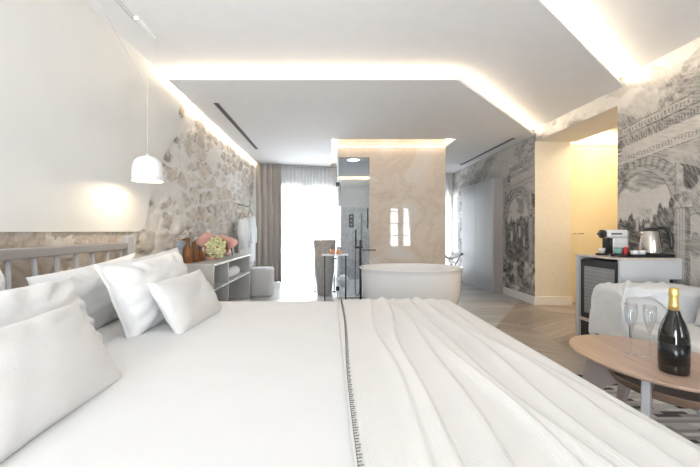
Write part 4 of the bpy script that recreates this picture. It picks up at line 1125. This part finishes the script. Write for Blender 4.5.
for x_, y_, lb in ((2.715, 3.12, 'white cup on the tray beside the red capsule'), (2.785, 3.13, 'white cup on the tray beside the kettle')):
    bm = B(); lathe(bm, CUP, 24, (x_, y_, TZ), cap=False); tag(link('coffee_cup', bm, WHITE_PL, smooth=True), lb, 'cup', 'white cups on the tray')
bm = B(); lathe(bm, [(0, 0), (.018, 0), (.022, .02), (.018, .07), (.010, .082), (0, .083)], 20, (2.70, 3.20, TZ), cap=False); tag(link('capsule_jar', bm, RED, smooth=True), 'small red jar on the tray between green glass and white cups', 'jar')
bm = B(); lathe(bm, [(0, 0), (.026, 0), (.031, .075), (.028, .075), (.024, .006), (0, .005)], 24, (2.64, 3.205, TZ), cap=False); tag(link('tumbler', bm, GREEN, smooth=True), 'green glass tumbler on the tray next to the coffee machine', 'tumbler')

# ------------------------------------------------------------------ sofa
t = thing('sofa', 'light grey upholstered sofa along the mural wall with its arm at the minibar', 'sofa', (0, 0, 0))
def softbox(name, x0, x1, y0, y1, z0, z1, m, par, r=.05):
    bm = B(); box(bm, x0, x1, y0, y1, z0, z1); return link(name, bm, m, par, bevel=r, seg=5)
def smoothall(o):
    for p in o.data.polygons: p.use_smooth = True
    return o
softbox('base', 2.28, 3.0, .92, 2.66, .10, .27, SOFA_FAB, t, .02)
smoothall(softbox('arm', 2.25, 3.02, 2.665, 2.95, .10, .645, SOFA_FAB, t, .06))
smoothall(softbox('arm', 2.25, 3.02, .62, .905, .10, .645, SOFA_FAB, t, .06))
smoothall(softbox('backrest', 2.80, 3.02, .915, 2.655, .275, .70, SOFA_FAB, t, .06))
for y0, y1 in ((.915, 1.78), (1.79, 2.655)): smoothall(softbox('seat_cushion', 2.25, 2.79, y0, y1, .275, .41, SOFA_FAB, t, .04))
for x in (2.32, 2.92):
    for y in (.72, 2.85):
        bm = B(); lathe(bm, [(.015, .0), (.022, .10)], 14, (x, y, .0)); link('leg', bm, WALNUT_DK, t, smooth=True)
cushion('cushion', .44, .40, .14, CUSHION_GREY, (2.70, 2.33, .60), (.30, 0, 1), (-.1, -1, 0), 'square light grey cushion leaning on the sofa back at the right frame edge', 'cushion', seed=33, wr=.003)
# knitted blanket over the far arm
nx, ny = 120, 120
us = np.linspace(-.44, .56, nx); vs = np.linspace(-.42, .42, ny)     # along x (neg: hangs over the front), across the arm
U, V = np.meshgrid(us, vs, indexing='ij')
def rollv(t_, rr=.05):
    t_ = np.maximum(t_, 0); a = np.minimum(t_, rr*math.pi/2)/rr
    return rr*np.sin(a), rr*(1-np.cos(a))+np.maximum(t_-rr*math.pi/2, 0)
hw = .155
ex, dxx = rollv(-U); exo, d_out = rollv(V-(hw-.05)); exi, d_in = rollv(-V-(hw-.05))
lim = .07+.26*sst(.12, .46, U)          # inner side hangs lower near the front
X = 2.285+np.maximum(U, 0)-ex*1.0
Y = 2.808 + np.clip(V, -(hw-.05), hw-.05) + exo - exi
sc_ = np.clip((lim/.42), 0, 1)
d_in = d_in*np.clip(lim/.33, .2, 1)
drop = np.sqrt(dxx**2+np.maximum(d_out, d_in)**2)
f = .026*(fbm(U*7+V*5, V*4-U*2, 4, 5)-.35)
f = f + .022*np.exp(-((U-.10-V*.9)/.022)**2) + .020*np.exp(-((U-.24-V*1.2)/.025)**2) + .018*np.exp(-((U-.40-V*.7)/.022)**2) + .014*np.exp(-((U+.02-V*.5)/.02)**2)
Z = .655 - drop + f*sst(.12, 0, drop)
X = X - f*1.2*sst(.0, .12, dxx); Y = Y + f*sst(0, .1, d_out) - f*1.3*sst(0, .1, d_in)
Y = Y + .035*np.sin(V*9)*sst(.05, .3, dxx)
o = link('knit_blanket', gridmesh('knit_blanket', np.stack([X, Y, Z], -1)), BLANKET_FAB, smooth=True, solid=.008)
tag(o, 'white-grey knitted blanket draped over the sofa arm next to the minibar', 'blanket')

# ------------------------------------------------------------------ rug, coffee table and what stands on it
bm = B(); box(bm, .98, 2.245, .35, 2.66, .0008, .012); o = link('rug', bm, RUG); tag(o, 'patchwork hide rug in grey, white and black strips under the coffee table', 'rug')
KX, KY, KZ = 1.725, 1.877, .42
t = thing('coffee_table', 'oval light walnut coffee table with undershelf and grey splayed legs on the rug', 'coffee table', (KX, KY, 0))
bm = B(); lathe(bm, [(0, -.022), (.94, -.022), (.985, -.014), (1, -.004), (.995, 0), (0, 0)], 80, (0, 0, KZ), .335, .425, cap=False); link('tabletop', bm, WALNUT, t)
bm = B(); lathe(bm, [(0, -.014), (.95, -.014), (1, -.002), (1.08, .03), (1.08, .036), (.98, .008), (0, .004)], 64, (0.02, -.04, .290), .19, .25, cap=False); link('undershelf', bm, WALNUT_DK, t, smooth=True)
def leg(dirx, diry, R0, foot, m, wdt=.017):
    """flat blade: splayed post with a curved bracket running to the centre"""
    d = Vector((dirx, diry, 0)).normalized(); n_ = Vector((-d.y, d.x, 0))
    out = [(foot+.022, .0125), (foot-.022, .0125), (R0-.085, .20), (R0-.16, .255), (.0, .262), (.0, .297), (R0-.125, .297), (R0-.075, .325), (R0-.07, KZ-.023), (R0-.01, KZ-.023)]
    bm = B()
    a = [bm.verts.new(d*r_+n_*wdt+Vector((0, 0, z))) for r_, z in out]; b2 = [bm.verts.new(d*r_-n_*wdt+Vector((0, 0, z))) for r_, z in out]
    bm.faces.new(a); bm.faces.new(b2[::-1])
    for i in range(len(out)): j = (i+1) % len(out); bm.faces.new((a[i], b2[i], b2[j], a[j]))
    link('leg', bm, m, t, bevel=.005)
leg(-.25, .30, .28, .335, TAUPE_LEG); leg(-.66, -.62, .30, .315, GREY_LEG); leg(.95, -.05, .28, .33, GREY_LEG); leg(.3, .95, .30, .34, TAUPE_LEG)
t = thing('champagne_bottle', 'dark champagne bottle with gold foil neck on the coffee table', 'bottle', (1.655, 1.685, KZ+.0005))
bm = B(); lathe(bm, [(0, .012), (.035, .004), (.052, 0), (.0565, .006), (.057, .02), (.057, .17), (.054, .20), (.044, .235), (.030, .270), (.021, .300), (.018, .325)], 48, cap=False); link('body', bm, BOTTLE, t, smooth=True)
bm = B(); lathe(bm, [(.0192, .295), (.0215, .2951), (.0195, .325), (.0175, .36), (.0185, .366), (.0198, .372), (.0198, .382), (.0185, .386), (.0188, .398), (.016, .406), (0, .408)], 36, cap=False); link('foil', bm, GOLD, t, smooth=True)
bm = B(); lathe(bm, [(.0572, .045), (.0577, .0452), (.0577, .145), (.0572, .1452)], 48, cap=False); link('label_band', bm, BOTTLE_LBL, t, smooth=True)
def flute(x, y, label):
    t = thing('champagne_flute', label, 'glass', (x, y, KZ+.0005), 0, 'champagne flutes on the coffee table')
    bm = B(); lathe(bm, [(0, .125), (.006, .131), (.016, .165), (.0265, .205), (.0290, .240), (.0275, .282), (.0267, .282), (.0281, .24), (.0256, .205), (.0152, .167), (.0045, .135), (0, .133)], 32, cap=False); link('bowl', bm, THIN_GLASS, t, smooth=True)
    bm = B(); lathe(bm, [(0, 0), (.0315, 0), (.032, .0015), (.02, .004), (.006, .008), (.0028, .018), (.0026, .11), (.005, .1245), (0, .1249)], 32, cap=False); link('stem', bm, THIN_GLASS, t, smooth=True)
flute(1.66, 1.930, 'empty champagne flute on the coffee table, left of the two'); flute(1.716, 1.878, 'empty champagne flute on the coffee table, right one nearest the bottle')

# ------------------------------------------------------------------ daylight and added front fill
w = bpy.data.worlds.new('World'); SC.world = w; w.use_nodes = True
bg = w.node_tree.nodes['Background']; bg.inputs['Color'].default_value = (.92, .96, 1, 1); bg.inputs['Strength'].default_value = 1.1
def winlamp(name, loc, d, sx, sy, p, col=(.93, .965, 1)):
    l = area(name, loc, (0, 0, 0), sx, sy, p, col); aim(l, d); return l
c_ = Vector(bw(1.12, -1.3, .9)); winlamp('daylight_back', c_, tuple(N+Vector((0,0,.32))), 1.5, 2.0, 560)
c_ = Vector(bw(4.35, -.35, 1.05)); winlamp('daylight_back_right', c_, tuple(N+Vector((0,0,.18))), .8, 2.0, 90)
winlamp('front_fill_lamp', (-.5, YF-1.2, 1.0), (0, 1, .40), 2.6, 2.4, 290, (.95, .975, 1))  # unseen soft fill added behind the viewer, tilted up to brighten the ceiling
winlamp('daylight_front_right', (2.55, YF-.5, 1.1), (0, 1, .30), .9, 1.8, 60, (.95, .975, 1))

# ------------------------------------------------------------------ camera
cd = bpy.data.cameras.new('Camera'); cam = bpy.data.objects.new('Camera', cd); COL.objects.link(cam)
cam.location = (0, 0, EYE); cam.rotation_euler = (R(90), 0, 0)
cd.sensor_width = 36; cd.lens = 350/700*36
cd.shift_x = 20/700; cd.shift_y = -2.5/700; cd.clip_start = .02
SC.camera = cam
SC.view_settings.view_transform = 'Standard'; SC.view_settings.look = 'None'
SC.view_settings.gamma = 1; SC.view_settings.use_curve_mapping = False
SC.view_settings.exposure = 0.5
